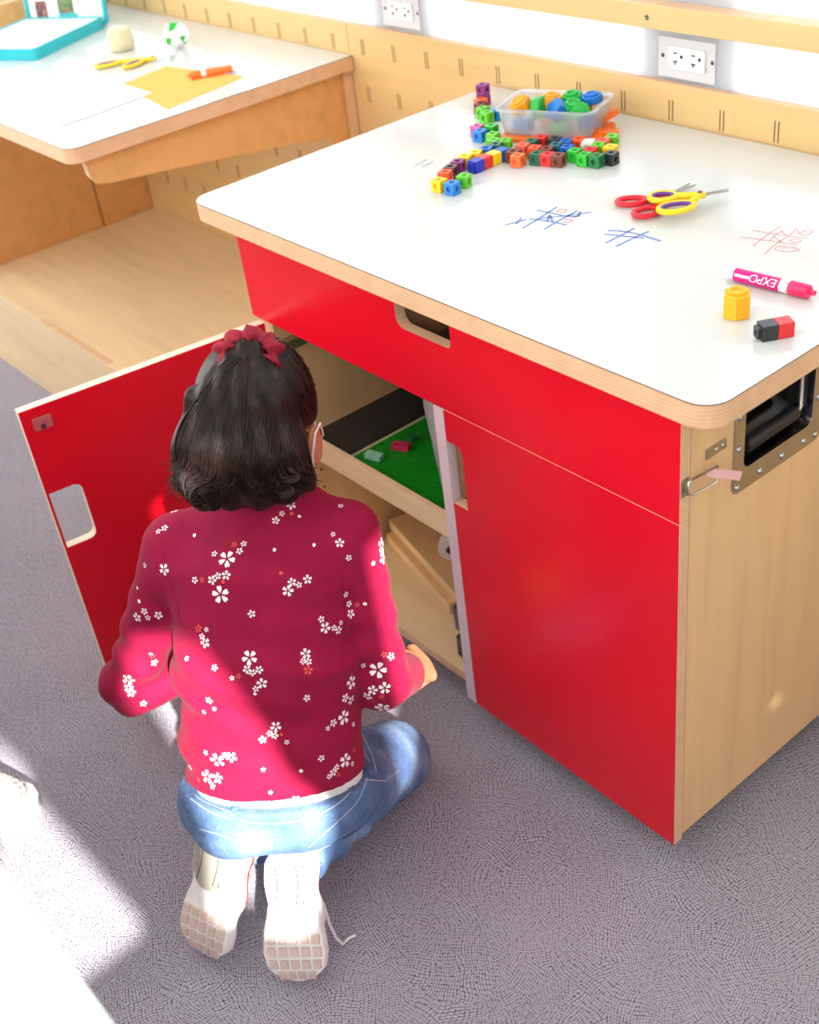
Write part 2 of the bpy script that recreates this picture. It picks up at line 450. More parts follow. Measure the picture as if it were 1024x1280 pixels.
# frosted window band: a diffusing sheet with the piers standing behind it
def frost(name):
    t = NT(name); nt = t.t; out = nt.nodes['Material Output']
    tr = nt.nodes.new('ShaderNodeBsdfTranslucent'); di = nt.nodes.new('ShaderNodeBsdfDiffuse'); gl = nt.nodes.new('ShaderNodeBsdfGlossy')
    c = t.n('ShaderNodeTexCoord'); nz = t.n('ShaderNodeTexNoise', i_Scale=7.0); t.l(c, 'Object', nz, 'Vector')
    col = t.ramp(nz.outputs[0], [(0.3, (0.90, 0.93, 0.97, 1)), (0.7, (0.93, 0.95, 0.98, 1))])
    nt.links.new(col, tr.inputs[0]); di.inputs[0].default_value = (0.80, 0.79, 0.80, 1); gl.inputs['Roughness'].default_value = 0.35
    m1 = nt.nodes.new('ShaderNodeMixShader'); m1.inputs[0].default_value = 0.28; nt.links.new(tr.outputs[0], m1.inputs[1]); nt.links.new(di.outputs[0], m1.inputs[2])
    m2 = nt.nodes.new('ShaderNodeMixShader'); m2.inputs[0].default_value = 0.06; nt.links.new(m1.outputs[0], m2.inputs[1]); nt.links.new(gl.outputs[0], m2.inputs[2])
    nt.links.new(m2.outputs[0], out.inputs['Surface'])
    return t.m
M['frost'] = frost('frosted window sheet')
win = struct(MB().box(X0, X1, D + 0.012, D + 0.015, 0.900, 1.80).build('window_1', M['frost']))
for xa, xb in ((0.352, 0.550), (-0.365, -0.175), (-1.12, -0.95), (1.10, 1.26), (-1.9, -1.7), (1.85, 2.0)):
    MB().box(xa, xb, D + 0.026, D + 0.09, 0.900, 1.80).build('window_pier', M['wall_white'], win)
struct(MB().box(X0, X1, D + 0.012, D + 0.10, 1.80, ZC).build('wall_back_top', M['wall_white']))
rail = MB().box(X0, X1, D - 0.020, D + 0.0115, 0.987, 1.0235, thin=1).build('trim_1', [M['birch_panel'], M['edge_y']], bevel=0.001)
struct(rail)
for xs in (0.395, -0.62, 1.30):
    sc_ = MB().lathe([(0.0042, 0), (0.0042, 0.0008), (0.0028, 0.0016), (0.0014, 0.0006), (0.0004, 0.0006)], 12, Matrix.Translation((xs, D - 0.020, 1.004)) @ Matrix.Rotation(math.radians(90), 4, 'X'))
    sc_.build('screw', M['steel_dark'], rail, smooth=40)

# partition at the end of the desk bay, and its ply wainscot
wl = struct(MB().box(-1.580, -1.560, 0.078, D - 0.001, 0.0, 0.895, thin=0).build('wall_left', [M['birch_dark'], M['edge_x']], bevel=0.001))
MB().box(-1.5598, -1.5590, 0.505, 0.509, 0.246, 0.80).build('panel_joint', M['slot'], wl)

# unseen ceiling panels added as fill light
M['led'] = NT('led diffuser').m
_e = M['led'].node_tree.nodes['Principled BSDF']; _e.inputs['Emission Color'].default_value = (1.0, 0.975, 0.94, 1); _e.inputs['Emission Strength'].default_value = FILL
for i, xx in enumerate((-1.9, -0.7, 0.5, 1.7)):
    lt = thing('ceiling_light', (xx, -0.45, ZC - 0.03), 'flat white ceiling light panel ' + ('at the far end of the aisle', 'over the low bench', 'over the kneeling child', 'by the end wall window')[i], 'light', 'ceiling lights in a row')
    MB().box(xx - 0.45, xx + 0.45, -0.75, -0.15, ZC - 0.028, ZC - 0.001).build('frame', M['white_plastic'], lt)
    MB().box(xx - 0.43, xx + 0.43, -0.73, -0.17, ZC - 0.030, ZC - 0.0285).build('diffuser', M['led'], lt)

# ------------------------------------------------------------------ rolling cabinet
cab = thing('cabinet', (0.525, 0.35, 0.0), 'red fronted birch plywood rolling cabinet with a white worktop', 'cabinet')
core = MB(); core.slab(rrect(0, 1.05, 0, D - 0.004, 0.034, 8, (0, 0, 1, 1)), [], 2, T - 0.030, T - 0.0016, mi_face=0, mi_edge=0)
wt = core.build('worktop', M['edge_z'], cab, bevel=0.0025)
lam = MB(); lam.slab(rrect(0.0004, 1.0496, 0.0004, D - 0.0044, 0.0336, 8, (0, 0, 1, 1)), [], 2, T - 0.0016, T, mi_face=0, mi_edge=1)
lamo = lam.build('laminate', [M['white_lam'], M['lam_line']], wt); lamo['label'] = 'glossy white dry-erase surface'
# carcass
YC = YB + 0.0220; YK = 0.655; ZB = 0.0615; ZT = T - 0.0305
side = MB(); hy0, hy1, hz0, hz1 = 0.154, 0.296, 0.655, 0.752
side.slab([(YC, ZB), (YK, ZB), (YK, ZT), (YC, ZT)], [rrect(hy0, hy1, hz0, hz1, 0.010, 4)], 0, XR - 0.020, XR - 0.003)
so = side.build('side_panel', [M['birch_z'], M['edge_x']], cab, bevel=0.0008)
MB().box(XL + 0.003, XL + 0.020, YC, YK, ZB, ZT, thin=0).build('side_panel', [M['birch_z'], M['edge_x']], cab, bevel=0.0008)
MB().box(XL + 0.021, XR - 0.021, YK - 0.012, YK, ZB, ZT, thin=1).build('back_panel', [M['birch_z'], M['edge_y']], cab)
MB().box(XL + 0.021, XR - 0.021, YC, YK - 0.013, ZB, ZB + 0.018, thin=2).build('bottom_board', [M['birch_x'], M['edge_z']], cab, bevel=0.0008)
MB().box(0.534, 0.552, YC + 0.002, YK - 0.013, ZB + 0.0185, 0.640, thin=0).build('divider', [M['birch_z'], M['edge_x']], cab)
MB().box(XL + 0.021, XR - 0.021, YC, YK - 0.013, 0.6405, 0.6525, thin=2).build('drawer_runner_board', [M['birch_x'], M['edge_z']], cab)
# drawer front with pull cut-out, and drawer tray
df = MB(); o_ = [(XL, 0.6375), (XR, 0.6375), (XR, ZT), (0.5885, ZT), (0.5885, 0.752)]
o_ += [(0.5885 - 0.010 + 0.010 * math.cos(a), 0.752 - 0.010 * math.sin(a)) for a in [math.radians(q) for q in (30, 60, 90)]]
o_ += [(0.4725 + 0.016 - 0.016 * math.sin(a), 0.758 - 0.016 * math.cos(a)) for a in [math.radians(q) for q in (0, 30, 60, 90)]] + [(0.4725, ZT), (XL, ZT)]
df.slab(o_, [], 1, YB, YB + 0.018)
dfo = df.build('drawer_front', [M['red'], M['edge_y']], cab, bevel=0.0007)
MB().box(XL + 0.03, XR - 0.03, YB + 0.019, 0.60, 0.655, 0.662).build('drawer_bottom', M['birch_x'], dfo)
MB().box(0.44, 0.452, YB + 0.019, 0.60, 0.664, 0.775, thin=0).build('drawer_partition', [M['birch_z'], M['edge_x']], dfo)
# closed right door with finger cut-out
dr = MB(); o_ = [(0.5560, 0.0580), (XR, 0.0580), (XR, 0.6366), (0.5560, 0.6366), (0.5560, 0.5835)]
o_ += [(0.5760 + 0.012 * math.sin(a), 0.5715 + 0.012 * math.cos(a)) for a in [math.radians(q) for q in (0, 30, 60, 90)]]
o_ += [(0.5880, 0.4745), (0.5560, 0.4745)]
dr.slab(o_, [], 1, YB, YB + 0.018)
dro = dr.build('door', [M['red'], M['edge_y']], cab, bevel=0.0007); dro['label'] = 'closed red door'
MB().box(0.5340, 0.5550, YB - 0.0005, YB + 0.0165, 0.0580, 0.6355, thin=1).build('edge_strip', [M['stile'], M['stile']], dro, bevel=0.0006)
# open left door, hinged on the left
hx, hy = 0.1065, 0.0330; dx, dy = 0.0472, -0.3890
dl = math.hypot(dx - hx, dy - hy); ang = math.atan2(dy - hy, dx - hx)
DM = Matrix.Translation((hx, hy, 0)) @ Matrix.Rotation(ang, 4, 'Z')         # local x runs out along the door, local y is its thickness
do = MB(); do.slab([(0, 0.0580), (dl, 0.0580), (dl, 0.6355), (0, 0.6355)], [rrect(dl - 0.058, dl - 0.0045, 0.374, 0.482, 0.013, 5, (0, 1, 1, 0))], 1, -0.018, 0.0, mat4=DM)
doo = do.build('door', [M['red'], M['edge_pale']], cab, bevel=0.0007); doo['label'] = 'red door standing open'
mg = MB(); mg.box(dl - 0.046, dl - 0.016, 0.0, 0.0045, 0.596, 0.618, mat4=DM); mgo = mg.build('catch_plate', M['clear'], doo, bevel=0.002)
MB().box(dl - 0.034, dl - 0.026, 0.0046, 0.0055, 0.598, 0.606, mat4=DM).build('catch_screw', M['chrome'], doo)
for hz in (0.575, 0.13):
    hb = MB(); hb.box(XL + 0.0205, XL + 0.040, 0.060, 0.110, hz - 0.009, hz + 0.009); hb.box(XL + 0.030, 0.110, 0.040, 0.060, hz - 0.006, hz + 0.006)
    hb.build('hinge', M['chrome'], cab, bevel=0.001)
# recessed carry handle on the right side
hp = MB(); hp.slab(rrect(0.136, 0.314, 0.624, 0.784, 0.012, 5), [rrect(hy0 + 0.002, hy1 - 0.002, hz0, hz1, 0.012, 5)], 0, XR - 0.003, XR - 0.0005)
hpo = hp.build('handle_plate', M['chrome'], cab, bevel=0.0004)
ds = MB(); r0 = rrect(hy0 + 0.002, hy1 - 0.002, hz0, hz1, 0.012, 5); r1 = rrect(hy0 + 0.008, hy1 - 0.008, hz0 + 0.006, hz1 - 0.006, 0.012, 5); k = len(r0)
ds.add([(XR - 0.0015, a, b) for a, b in r0] + [(XR - 0.034, a, b) for a, b in r1], [(i, (i + 1) % k, (i + 1) % k + k, i + k) for i in range(k)] + [tuple(range(k, 2 * k))])
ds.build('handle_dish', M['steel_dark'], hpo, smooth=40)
for (a, b) in ((0.145, 0.634), (0.145, 0.690), (0.145, 0.735), (0.190, 0.636), (0.235, 0.636), (0.280, 0.636), (0.305, 0.634), (0.305, 0.690)):
    MB().lathe([(0.0048, 0), (0.0044, 0.0016), (0.0028, 0.0028), (0.0004, 0.0032)], 12, Matrix.Translation((XR - 0.0005, a, b)) @ Matrix.Rotation(math.radians(90), 4, 'Y')).build('rivet', M['chrome'], hpo, smooth=60)
bl = MB(); bl.tube([(XR - 0.016, hy0 + 0.008, 0.738), (XR - 0.014, hy0 + 0.008, 0.680), (XR - 0.014, hy0 + 0.014, 0.674), (XR - 0.014, hy1 - 0.014, 0.674), (XR - 0.014, hy1 - 0.008, 0.680), (XR - 0.016, hy1 - 0.008, 0.738)], 0.0036, 8)
bl.build('bail', M['chrome'], hpo, smooth=60)
gr = MB(); gr.tube([(XR - 0.0135, hy0 + 0.020, 0.676), (XR - 0.0135, hy0 + 0.024, 0.676), (XR - 0.0135, hy1 - 0.024, 0.676), (XR - 0.0135, hy1 - 0.020, 0.676)], [0.0080, 0.0098, 0.0098, 0.0080], 12)
gr.build('grip', M['black'], hpo, smooth=60)
# over-centre latch holding the worktop drawer
la = MB(); la.box(XR, XR + 0.002, YB + 0.002, YB + 0.014, 0.676, 0.700); lao = la.build('latch_keeper', M['chrome'], cab, bevel=0.0006)
lb_ = MB(); lb_.box(XR - 0.003, XR - 0.001, 0.084, 0.122, 0.704, 0.718); lbo = lb_.build('latch_base', M['chrome'], cab, bevel=0.0006)
for yy in (0.102, 0.114): MB().lathe([(0.0034, 0), (0.0026, 0.0014), (0.0004, 0.0018)], 10, Matrix.Translation((XR - 0.001, yy, 0.711)) @ Matrix.Rotation(math.radians(90), 4, 'Y')).build('screw', M['chrome'], lbo, smooth=60)
wl_ = MB(); wl_.tube([(XR + 0.006, YB + 0.008, 0.680), (XR + 0.006, YB + 0.008, 0.698), (XR + 0.008, 0.050, 0.7005), (XR + 0.012, 0.088, 0.7005), (XR + 0.012, 0.088, 0.678), (XR + 0.008, 0.050, 0.678)], 0.0016, 6, closed=True)
wl_.build('latch_wire', M['chrome'], lbo, smooth=60)
lv = MB(); lv.box(-0.0015, 0.0015, -0.004, 0.040, -0.006, 0.006, mat4=Matrix.Translation((XR + 0.008, 0.080, 0.694)) @ Matrix.Rotation(math.radians(-22), 4, 'X') @ Matrix.Rotation(math.radians(-30), 4, 'Z'))
lv.build('latch_lever', M['pink_plastic'], lbo, bevel=0.001)
# shelf tray in the left bay
MB().box(XL + 0.021, 0.533, YC + 0.012, YK - 0.014, 0.376, 0.384, thin=2).build('shelf', [M['birch_x'], M['edge_z']], cab)
MB().box(XL + 0.021, 0.533, YC - 0.0005, YC + 0.0115, 0.370, 0.412, thin=1).build('shelf_lip', [M['birch_x'], M['edge_y']], cab, bevel=0.0008)
MB().box(0.553, XR - 0.021, YC + 0.012, YK - 0.014, 0.440, 0.448, thin=2).build('shelf', [M['birch_x'], M['edge_z']], cab)
for (yy, zz) in ((0.10, 0.34), (0.10, 0.30), (0.10, 0.26), (0.30, 0.34), (0.30, 0.30), (0.30, 0.26)):
    MB().lathe([(0.0028, 0), (0.0028, 0.0004), (0.0002, 0.0004)], 10, Matrix.Translation((XL + 0.0202, yy, zz)) @ Matrix.Rotation(math.radians(90), 4, 'Y')).build('pin_hole', M['screw_hole'], cab)
# castors
for cx in (XL + 0.07, XR - 0.07):
    for cy in (0.12, 0.58):
        w = MB().lathe([(0.018, -0.010), (0.0235, -0.008), (0.0235, 0.008), (0.018, 0.010)], 18, Matrix.Translation((cx, cy, 0.0235)) @ Matrix.Rotation(math.radians(90), 4, 'X'))
        wo = w.build('castor', M['black'], cab, smooth=40)
        MB().box(cx - 0.014, cx + 0.014, cy - 0.014, cy - 0.0115, 0.020, 0.056).box(cx - 0.014, cx + 0.014, cy + 0.0115, cy + 0.014, 0.020, 0.056).box(cx - 0.02, cx + 0.02, cy - 0.02, cy + 0.02, 0.0562, 0.0605).build('castor_fork', M['chrome'], wo)

# marker scribbles on the worktop
M['ink_blue'] = mat('blue marker ink', srgb(96, 130, 196), 0.4, var=0.2, scale=300)
M['ink_navy'] = mat('grey blue marker ink', srgb(96, 112, 150), 0.4, var=0.2, scale=300)
M['ink_red'] = mat('red marker ink', srgb(226, 128, 132), 0.4, var=0.2, scale=300)
def scribble(lines, w, material):
    for ln in lines:
        pts = [pz(u, v, T + 0.0003) for u, v in ln]; mb = MB(); vs = []; n = len(pts)
        for i, p in enumerate(pts):
            d = (pts[min(i + 1, n - 1)] - pts[max(i - 1, 0)]).normalized(); s_ = d.cross(Vector((0, 0, 1)))
            vs += [p - s_ * w / 2, p + s_ * w / 2]
        mb.add(vs, [(2 * i, 2 * i + 1, 2 * i + 3, 2 * i + 2) for i in range(n - 1)]).build('marker_stroke', material, wt)
def smoothline(pts, k=6):
    out = []
    for i in range(len(pts) - 1):
        p0 = pts[max(i - 1, 0)]; p1 = pts[i]; p2 = pts[i + 1]; p3 = pts[min(i + 2, len(pts) - 1)]
        for j in range(k):
            t = j / k; out.append(tuple(0.5 * (2 * p1[q] + (p2[q] - p0[q]) * t + (2 * p0[q] - 5 * p1[q] + 4 * p2[q] - p3[q]) * t * t + (3 * p1[q] - p0[q] - 3 * p2[q] + p3[q]) * t ** 3) for q in (0, 1)))
    return out + [tuple(pts[-1])]
A_ = lambda X, Y: (620 + X / 4.655, 245 + Y / 4.655); B_ = lambda X, Y: (910 + X / 8.98, 265 + Y / 8.98); C_ = lambda X, Y: (500 + X / 10.24, 180 + Y / 10.24)
scribble([smoothline([A_(*p) for p in l]) for l in ([(50, 170), (100, 157), (180, 135)], [(115, 165), (150, 125)], [(155, 187), (250, 130), (355, 62)], [(280, 193), (380, 135), (475, 85)],
    [(240, 82), (330, 100), (420, 118), (490, 115)], [(190, 132), (300, 145), (410, 168)], [(300, 150), (312, 110), (330, 150)], [(240, 132), (300, 125), (440, 110), (555, 92)], [(490, 90), (480, 115), (440, 122)],
    [(650, 200), (720, 203), (820, 220), (960, 262)], [(630, 222), (720, 230), (860, 245)], [(640, 272), (720, 232), (805, 187)], [(700, 292), (790, 250), (890, 205)])], 0.0036, M['ink_blue'])
scribble([smoothline([A_(*p) for p in l]) for l in ([(350, 90), (380, 75), (412, 80), (390, 97), (355, 90)], [(395, 140), (420, 132), (442, 145), (412, 155), (392, 147)])], 0.0022, M['ink_red'])
scribble([smoothline([B_(*p) for p in l]) for l in ([(595, 155), (480, 230), (370, 310), (290, 375), (310, 385)], [(785, 175), (690, 265), (550, 350), (410, 475)], [(275, 200), (480, 240), (720, 275), (900, 290)],
    [(165, 280), (380, 310), (560, 335), (780, 370)], [(590, 200), (640, 250), (690, 270)], [(650, 205), (560, 240), (520, 270), (600, 335)], [(520, 270), (470, 320)],
    [(790, 205), (800, 240), (880, 260), (945, 222), (900, 205), (800, 235)], [(690, 320), (760, 300), (825, 320), (760, 345), (690, 322)], [(610, 405), (700, 390), (805, 425), (680, 445), (530, 420), (570, 385), (640, 380)])], 0.0013, M['ink_red'])
scribble([[C_(190, 280), C_(345, 198)], [C_(275, 295), C_(435, 220)]], 0.0016, M['ink_navy'])

# ------------------------------------------------------------------ built-in desk and bench on the left
desk = thing('desk', (-0.98, 0.33, 0.0), 'built-in white topped plywood desk holding paper and a teal case', 'desk')
c2 = MB(); c2.slab(rrect(-1.558, -0.432, 0.0, D - 0.002, 0.030, 8, (0, 0, 0, 1)), [], 2, T - 0.030, T - 0.0016, mi_face=0, mi_edge=0)
dt = c2.build('desktop', M['edge_z'], desk, bevel=0.002)
MB().slab(rrect(-1.5576, -0.4324, 0.0004, D - 0.0024, 0.0296, 8, (0, 0, 0, 1)), [], 2, T - 0.0016, T, mi_face=0, mi_edge=1).build('laminate', [M['white_lam'], M['lam_line']], dt)
br = MB(); o_ = [(0.036, T - 0.0305), (0.040, 0.770), (0.052, 0.752), (0.075, 0.745)] + [(0.20, 0.731), (0.52, 0.690), (0.60, 0.676), (0.640, 0.600), (D - 0.024, 0.55), (D - 0.024, T - 0.0305)]
br.slab(o_, [], 0, -0.474, -0.456)
br.build('support_bracket', [M['birch_dark'], M['edge_x']], desk, bevel=0.0008)
MB().box(-0.500, -0.4445, D - 0.0235, D - 0.001, 0.50, T - 0.0305, thin=1).build('wall_cleat', [M['birch_dark'], M['edge_y']], desk, bevel=0.0008)
bench = thing('bench', (-0.78, 0.38, 0.0), 'low birch plywood bench platform beneath the built-in desk', 'bench')
MB().box(-1.5585, 0.02, 0.0985, D - 0.001, 0.226, 0.245, thin=2).box(-1.5585, -1.115, 0.080, 0.0983, 0.226, 0.245).box(-0.745, 0.02, 0.080, 0.0983, 0.226, 0.245).build('seat_board', [M['birch_x'], M['edge_z']], bench, bevel=0.0006)
bf = MB(); bf.slab([(-1.5585, 0), (0.02, 0), (0.02, 0.2255), (-0.7455, 0.2255), (-0.7455, 0.245), (-1.1145, 0.245), (-1.1145, 0.2255), (-1.5585, 0.2255)], [], 1, 0.080, 0.0980)
bf.build('front_board', [M['birch_x'], M['edge_y']], bench, bevel=0.0006)

# opposite desk, its front edge just in view
od = thing('desk', (0.0, -1.15, 0.0), 'white desk corner across the aisle from the red cabinet', 'desk')
c3 = MB(); c3.slab([(-2.2, YF + 0.001), (0.90, YF + 0.001), (0.90, -0.94), (1.32, -0.94), (1.32, -0.803), (-2.2, -0.803)], [], 2, T - 0.030, T - 0.0016, mi_face=0, mi_edge=0)  # unseen back corner notched so the sun reaches the floor
ot = c3.build('desktop', M['edge_z'], od, bevel=0.002)
MB().slab([(-2.1996, YF + 0.0014), (0.8996, YF + 0.0014), (0.8996, -0.9396), (1.3196, -0.9396), (1.3196, -0.8034), (-2.1996, -0.8034)], [], 2, T - 0.0016, T, mi_face=0, mi_edge=1).build('laminate', [M['white_lam'], M['lam_line']], ot)
for xx in (-2.1, -0.6, 0.7):
    MB().box(xx, xx + 0.018, YF + 0.002, -0.95, 0.0, T - 0.0305, thin=0).build('support_panel', [M['birch_z'], M['edge_x']], od)

# outlets
def outlet(x0, x1, z0, z1, label):
    o = thing('power_outlet', ((x0 + x1) / 2, D + 0.012, (z0 + z1) / 2), label, 'outlet', 'outlets above the wainscot')
    y1 = D + 0.0118
    pl = MB().box(x0 - 0.024, x1 + 0.018, y1 - 0.002, y1, z0 - 0.016, z1 + 0.012).build('wall_plate', M['grey_wall'], o, bevel=0.0008)
    MB().slab(rrect(x0, x1, z0, z1, 0.003, 3), [], 1, y1 - 0.0062, y1 - 0.0021).build('socket_face', M['white_plastic'], o, bevel=0.0006)
    w = x1 - x0; h = z1 - z0
    for q in (0.20, 0.70):
        for (a, b, ww, hh) in ((q, 0.72, 0.007, 0.0022), (q, 0.34, 0.009, 0.0022), (q, 0.28, 0.0024, 0.006), (q + 0.17, 0.58, 0.005, 0.005)):
            MB().box(x0 + w * a - ww / 2, x0 + w * a + ww / 2, y1 - 0.0066, y1 - 0.0060, z0 + h * b - hh / 2, z0 + h * b + hh / 2).build('socket_slot', M['black_plastic'], o)
    for xs in (x0 - 0.0145, x1 + 0.0125):
        MB().lathe([(0.0036, 0), (0.0028, 0.0012), (0.0004, 0.0015)], 10, Matrix.Translation((xs, y1 - 0.002, (z0 + z1) / 2)) @ Matrix.Rotation(math.radians(90), 4, 'X')).build('screw', M['steel_dark'], o)
outlet(0.417, 0.489, 0.922, 0.957, 'white double wall outlet above the scissors end of the red cabinet')
outlet(-0.300, -0.226, 0.924, 0.957, 'white double wall outlet near the joint of the plywood panels')
# ------------------------------------------------------------------ the kneeling child
def V3(*a): return np.array(a, float)
def unit(v): v = np.array(v, float); return v / np.linalg.norm(v)
F_ = unit((-0.82, 0.57, 0)); R_ = unit((0.57, 0.82, 0)); U_ = V3(0, 0, 1)

def knit(name):
    t = NT(name); c = t.n('ShaderNodeTexCoord'); sp = t.n('ShaderNodeSeparateXYZ'); t.l(c, 'Object', sp, 0)
    nz = t.n('ShaderNodeTexNoise', i_Scale=22.0, i_Detail=4.0); t.l(c, 'Object', nz, 'Vector')
    side = t.math('ADD', t.math('MULTIPLY', sp.outputs[0], 0.57), t.math('MULTIPLY', sp.outputs[1], 0.82))
    ribs = t.math('SINE', t.math('MULTIPLY', side, 2 * math.pi / 0.0032))
    t.color(t.ramp(nz.outputs[0], [(0.3, (0.27, 0.002, 0.036, 1)), (0.7, (0.33, 0.003, 0.046, 1))]))
    t.b.inputs['Roughness'].default_value = 0.85; t.b.inputs['Sheen Weight'].default_value = 0.04
    t.b.inputs['Specular IOR Level'].default_value = 0.28
    h = t.math('ADD', t.math('MULTIPLY', ribs, 0.12), nz.outputs[0])
    t.bump(h, 0.5, 0.002)
    return t.m
def denim(name):
    t = NT(name); c = t.n('ShaderNodeTexCoord'); sp = t.n('ShaderNodeSeparateXYZ'); t.l(c, 'Object', sp, 0)
    nz = t.n('ShaderNodeTexNoise', i_Scale=14.0, i_Detail=5.0); t.l(c, 'Object', nz, 'Vector')
    n2 = t.n('ShaderNodeTexNoise', i_Scale=260.0, i_Detail=3.0); t.l(c, 'Object', n2, 'Vector')
    f = t.math('ADD', t.math('MULTIPLY', nz.outputs[0], 0.75), t.math('MULTIPLY', n2.outputs[0], 0.25))
    t.color(t.ramp(f, [(0.34, srgb(70, 98, 142)), (0.5, srgb(98, 130, 176)), (0.68, srgb(150, 178, 214))]))
    t.b.inputs['Roughness'].default_value = 0.85
    t.bump(n2.outputs[0], 0.4, 0.001)
    return t.m
def hairmat(name):
    t = NT(name); c = t.n('ShaderNodeTexCoord')
    nz = t.n('ShaderNodeTexNoise', i_Scale=60.0, i_Detail=3.0); t.l(c, 'Object', nz, 'Vector')
    t.color(t.ramp(nz.outputs[0], [(0.3, (0.006, 0.003, 0.002, 1)), (0.7, (0.028, 0.014, 0.010, 1))]))
    t.b.inputs['Roughness'].default_value = 0.42; t.b.inputs['Specular IOR Level'].default_value = 0.22
    return t.m
M['knit'] = knit('crimson rib knit'); M['denim'] = denim('washed blue denim'); M['hair'] = hairmat('dark brown hair')
M['stitch'] = mat('pale denim stitching', srgb(176, 192, 214), 0.9)
M['skin'] = mat('warm brown skin', srgb(196, 128, 92), 0.5, var=0.05, scale=30, **{'Subsurface Weight': 0.08, 'Subsurface Scale': 0.01})
M['print_white'] = mat('white flower print', srgb(250, 240, 242), 0.8, var=0.02)
M['print_coral'] = mat('coral flower print', srgb(226, 84, 78), 0.8, var=0.04)
M['undershirt'] = mat('white cotton undershirt', srgb(246, 246, 246), 0.85, var=0.02)
M['velvet'] = mat('crimson velvet scrunchie', srgb(150, 16, 44), 0.75, var=0.15, scale=80, bump=0.3)
M['mask'] = mat('pale pink face mask cloth', srgb(244, 226, 224), 0.8, var=0.02)
M['shoe_white'] = mat('white sneaker mesh', srgb(244, 243, 242), 0.6, var=0.02, scale=200, bump=0.1)
M['shoe_sole'] = mat('white foam sole', srgb(246, 244, 242), 0.55, var=0.02)
M['tread_grey'] = mat('grey rubber tread', srgb(182, 176, 166), 0.6, var=0.06)
M['tread_dark'] = mat('dark tread groove', srgb(60, 58, 54), 0.7)
M['tread_tan'] = mat('tan rubber tread block', srgb(222, 200, 190), 0.6, var=0.05)
M['swoosh'] = mat('orange red trim', srgb(232, 70, 52), 0.5)
M['eye_white'] = mat('eye white', srgb(240, 238, 234), 0.2); M['iris'] = mat('dark brown iris', srgb(48, 28, 18), 0.15)
M['lips'] = mat('lips', srgb(176, 96, 84), 0.5)

# joints (metres), placed from the photograph with heights of a child sitting on her heels
HEM = V3(0.621, -0.382, 0.272); MID = V3(0.585, -0.338, 0.42); CHEST = V3(0.545, -0.292, 0.53); NECK = V3(0.512, -0.240, 0.62)
RSH = V3(0.603, -0.186, 0.565); LSH = V3(0.450, -0.362, 0.565)
REL = V3(0.672, -0.215, 0.36); LEL = V3(0.402, -0.470, 0.35)
RWR = V3(0.616, -0.130, 0.282); LWR = V3(0.440, -0.310, 0.32)
RHIP = V3(0.655, -0.322, 0.215); LHIP = V3(0.565, -0.440, 0.215)
RKN = V3(0.555, -0.150, 0.066); LKN = V3(0.400, -0.300, 0.066)
HEADC = np.array(pz(327, 518, 0.722))
HY = math.radians(35)
rh = V3(math.cos(HY), math.sin(HY), 0); fh0 = V3(-math.sin(HY), math.cos(HY), 0)
HP = math.radians(12)
fh = fh0 * math.cos(HP) - U_ * math.sin(HP); uh = U_ * math.cos(HP) + fh0 * math.sin(HP)
def H(r, f, u): return HEADC + rh * r + fh * f + uh * u

girl = thing('person', (0.62, -0.38, 0.0), 'child in crimson flowered sweater and blue jeans kneeling at the open red cabinet', 'person')

def vnoise(P, s, seed=0):
    """cheap smooth pseudo noise"""
    rs = np.random.RandomState(seed); out = np.zeros(P.shape[:-1])
    for i in range(5):
        d = unit(rs.normal(size=3)) * s * (0.7 + 0.6 * rs.rand()); out += np.sin(P @ d + rs.rand() * 6.28)
    return out / 5

# --- body: one continuous skin surface (head, neck, trunk, arms, hands)
def hand_sdf(P, wr, dirv, palm, thumb, sc=1.18):
    P = (P - wr) / sc; wr = np.zeros(3)
    dirv = unit(dirv); palm = unit(palm - dirv * (palm @ dirv)); thumb = unit(thumb - dirv * (thumb @ dirv) - palm * (thumb @ palm))
    c = wr + dirv * 0.034
    d = eseg(P, wr + dirv * 0.008, wr + dirv * 0.05, thumb, 0.019, 0.013, 0.027, 0.012)
    for i, (o, l) in enumerate(((0.021, 0.050), (0.0072, 0.056), (-0.0066, 0.052), (-0.0200, 0.042))):
        k0 = wr + dirv * (0.058 - abs(i - 1.2) * 0.003) + thumb * o
        k1 = k0 + (dirv * 0.8 + palm * 0.6) * l * 0.42
        k2 = k1 + (dirv * 0.1 + palm * 1.0) * l * 0.34
        k3 = k2 + (-dirv * 0.7 + palm * 0.5) * l * 0.28
        f = np.minimum(np.minimum(seg(P, k0, k1, 0.0072, 0.0066), seg(P, k1, k2, 0.0066, 0.006)), seg(P, k2, k3, 0.006, 0.0054))
        d = smin(d, f, 0.004)
    t0 = wr + dirv * 0.018 + thumb * 0.016; t1 = t0 + (dirv * 0.55 + thumb * 0.6 + palm * 0.5) * 0.03; t2 = t1 + (dirv * 0.75 + palm * 0.6 - thumb * 0.1) * 0.024
    d = smin(d, np.minimum(seg(P, t0, t1, 0.010, 0.008), seg(P, t1, t2, 0.008, 0.0062)), 0.006)
    return d * sc
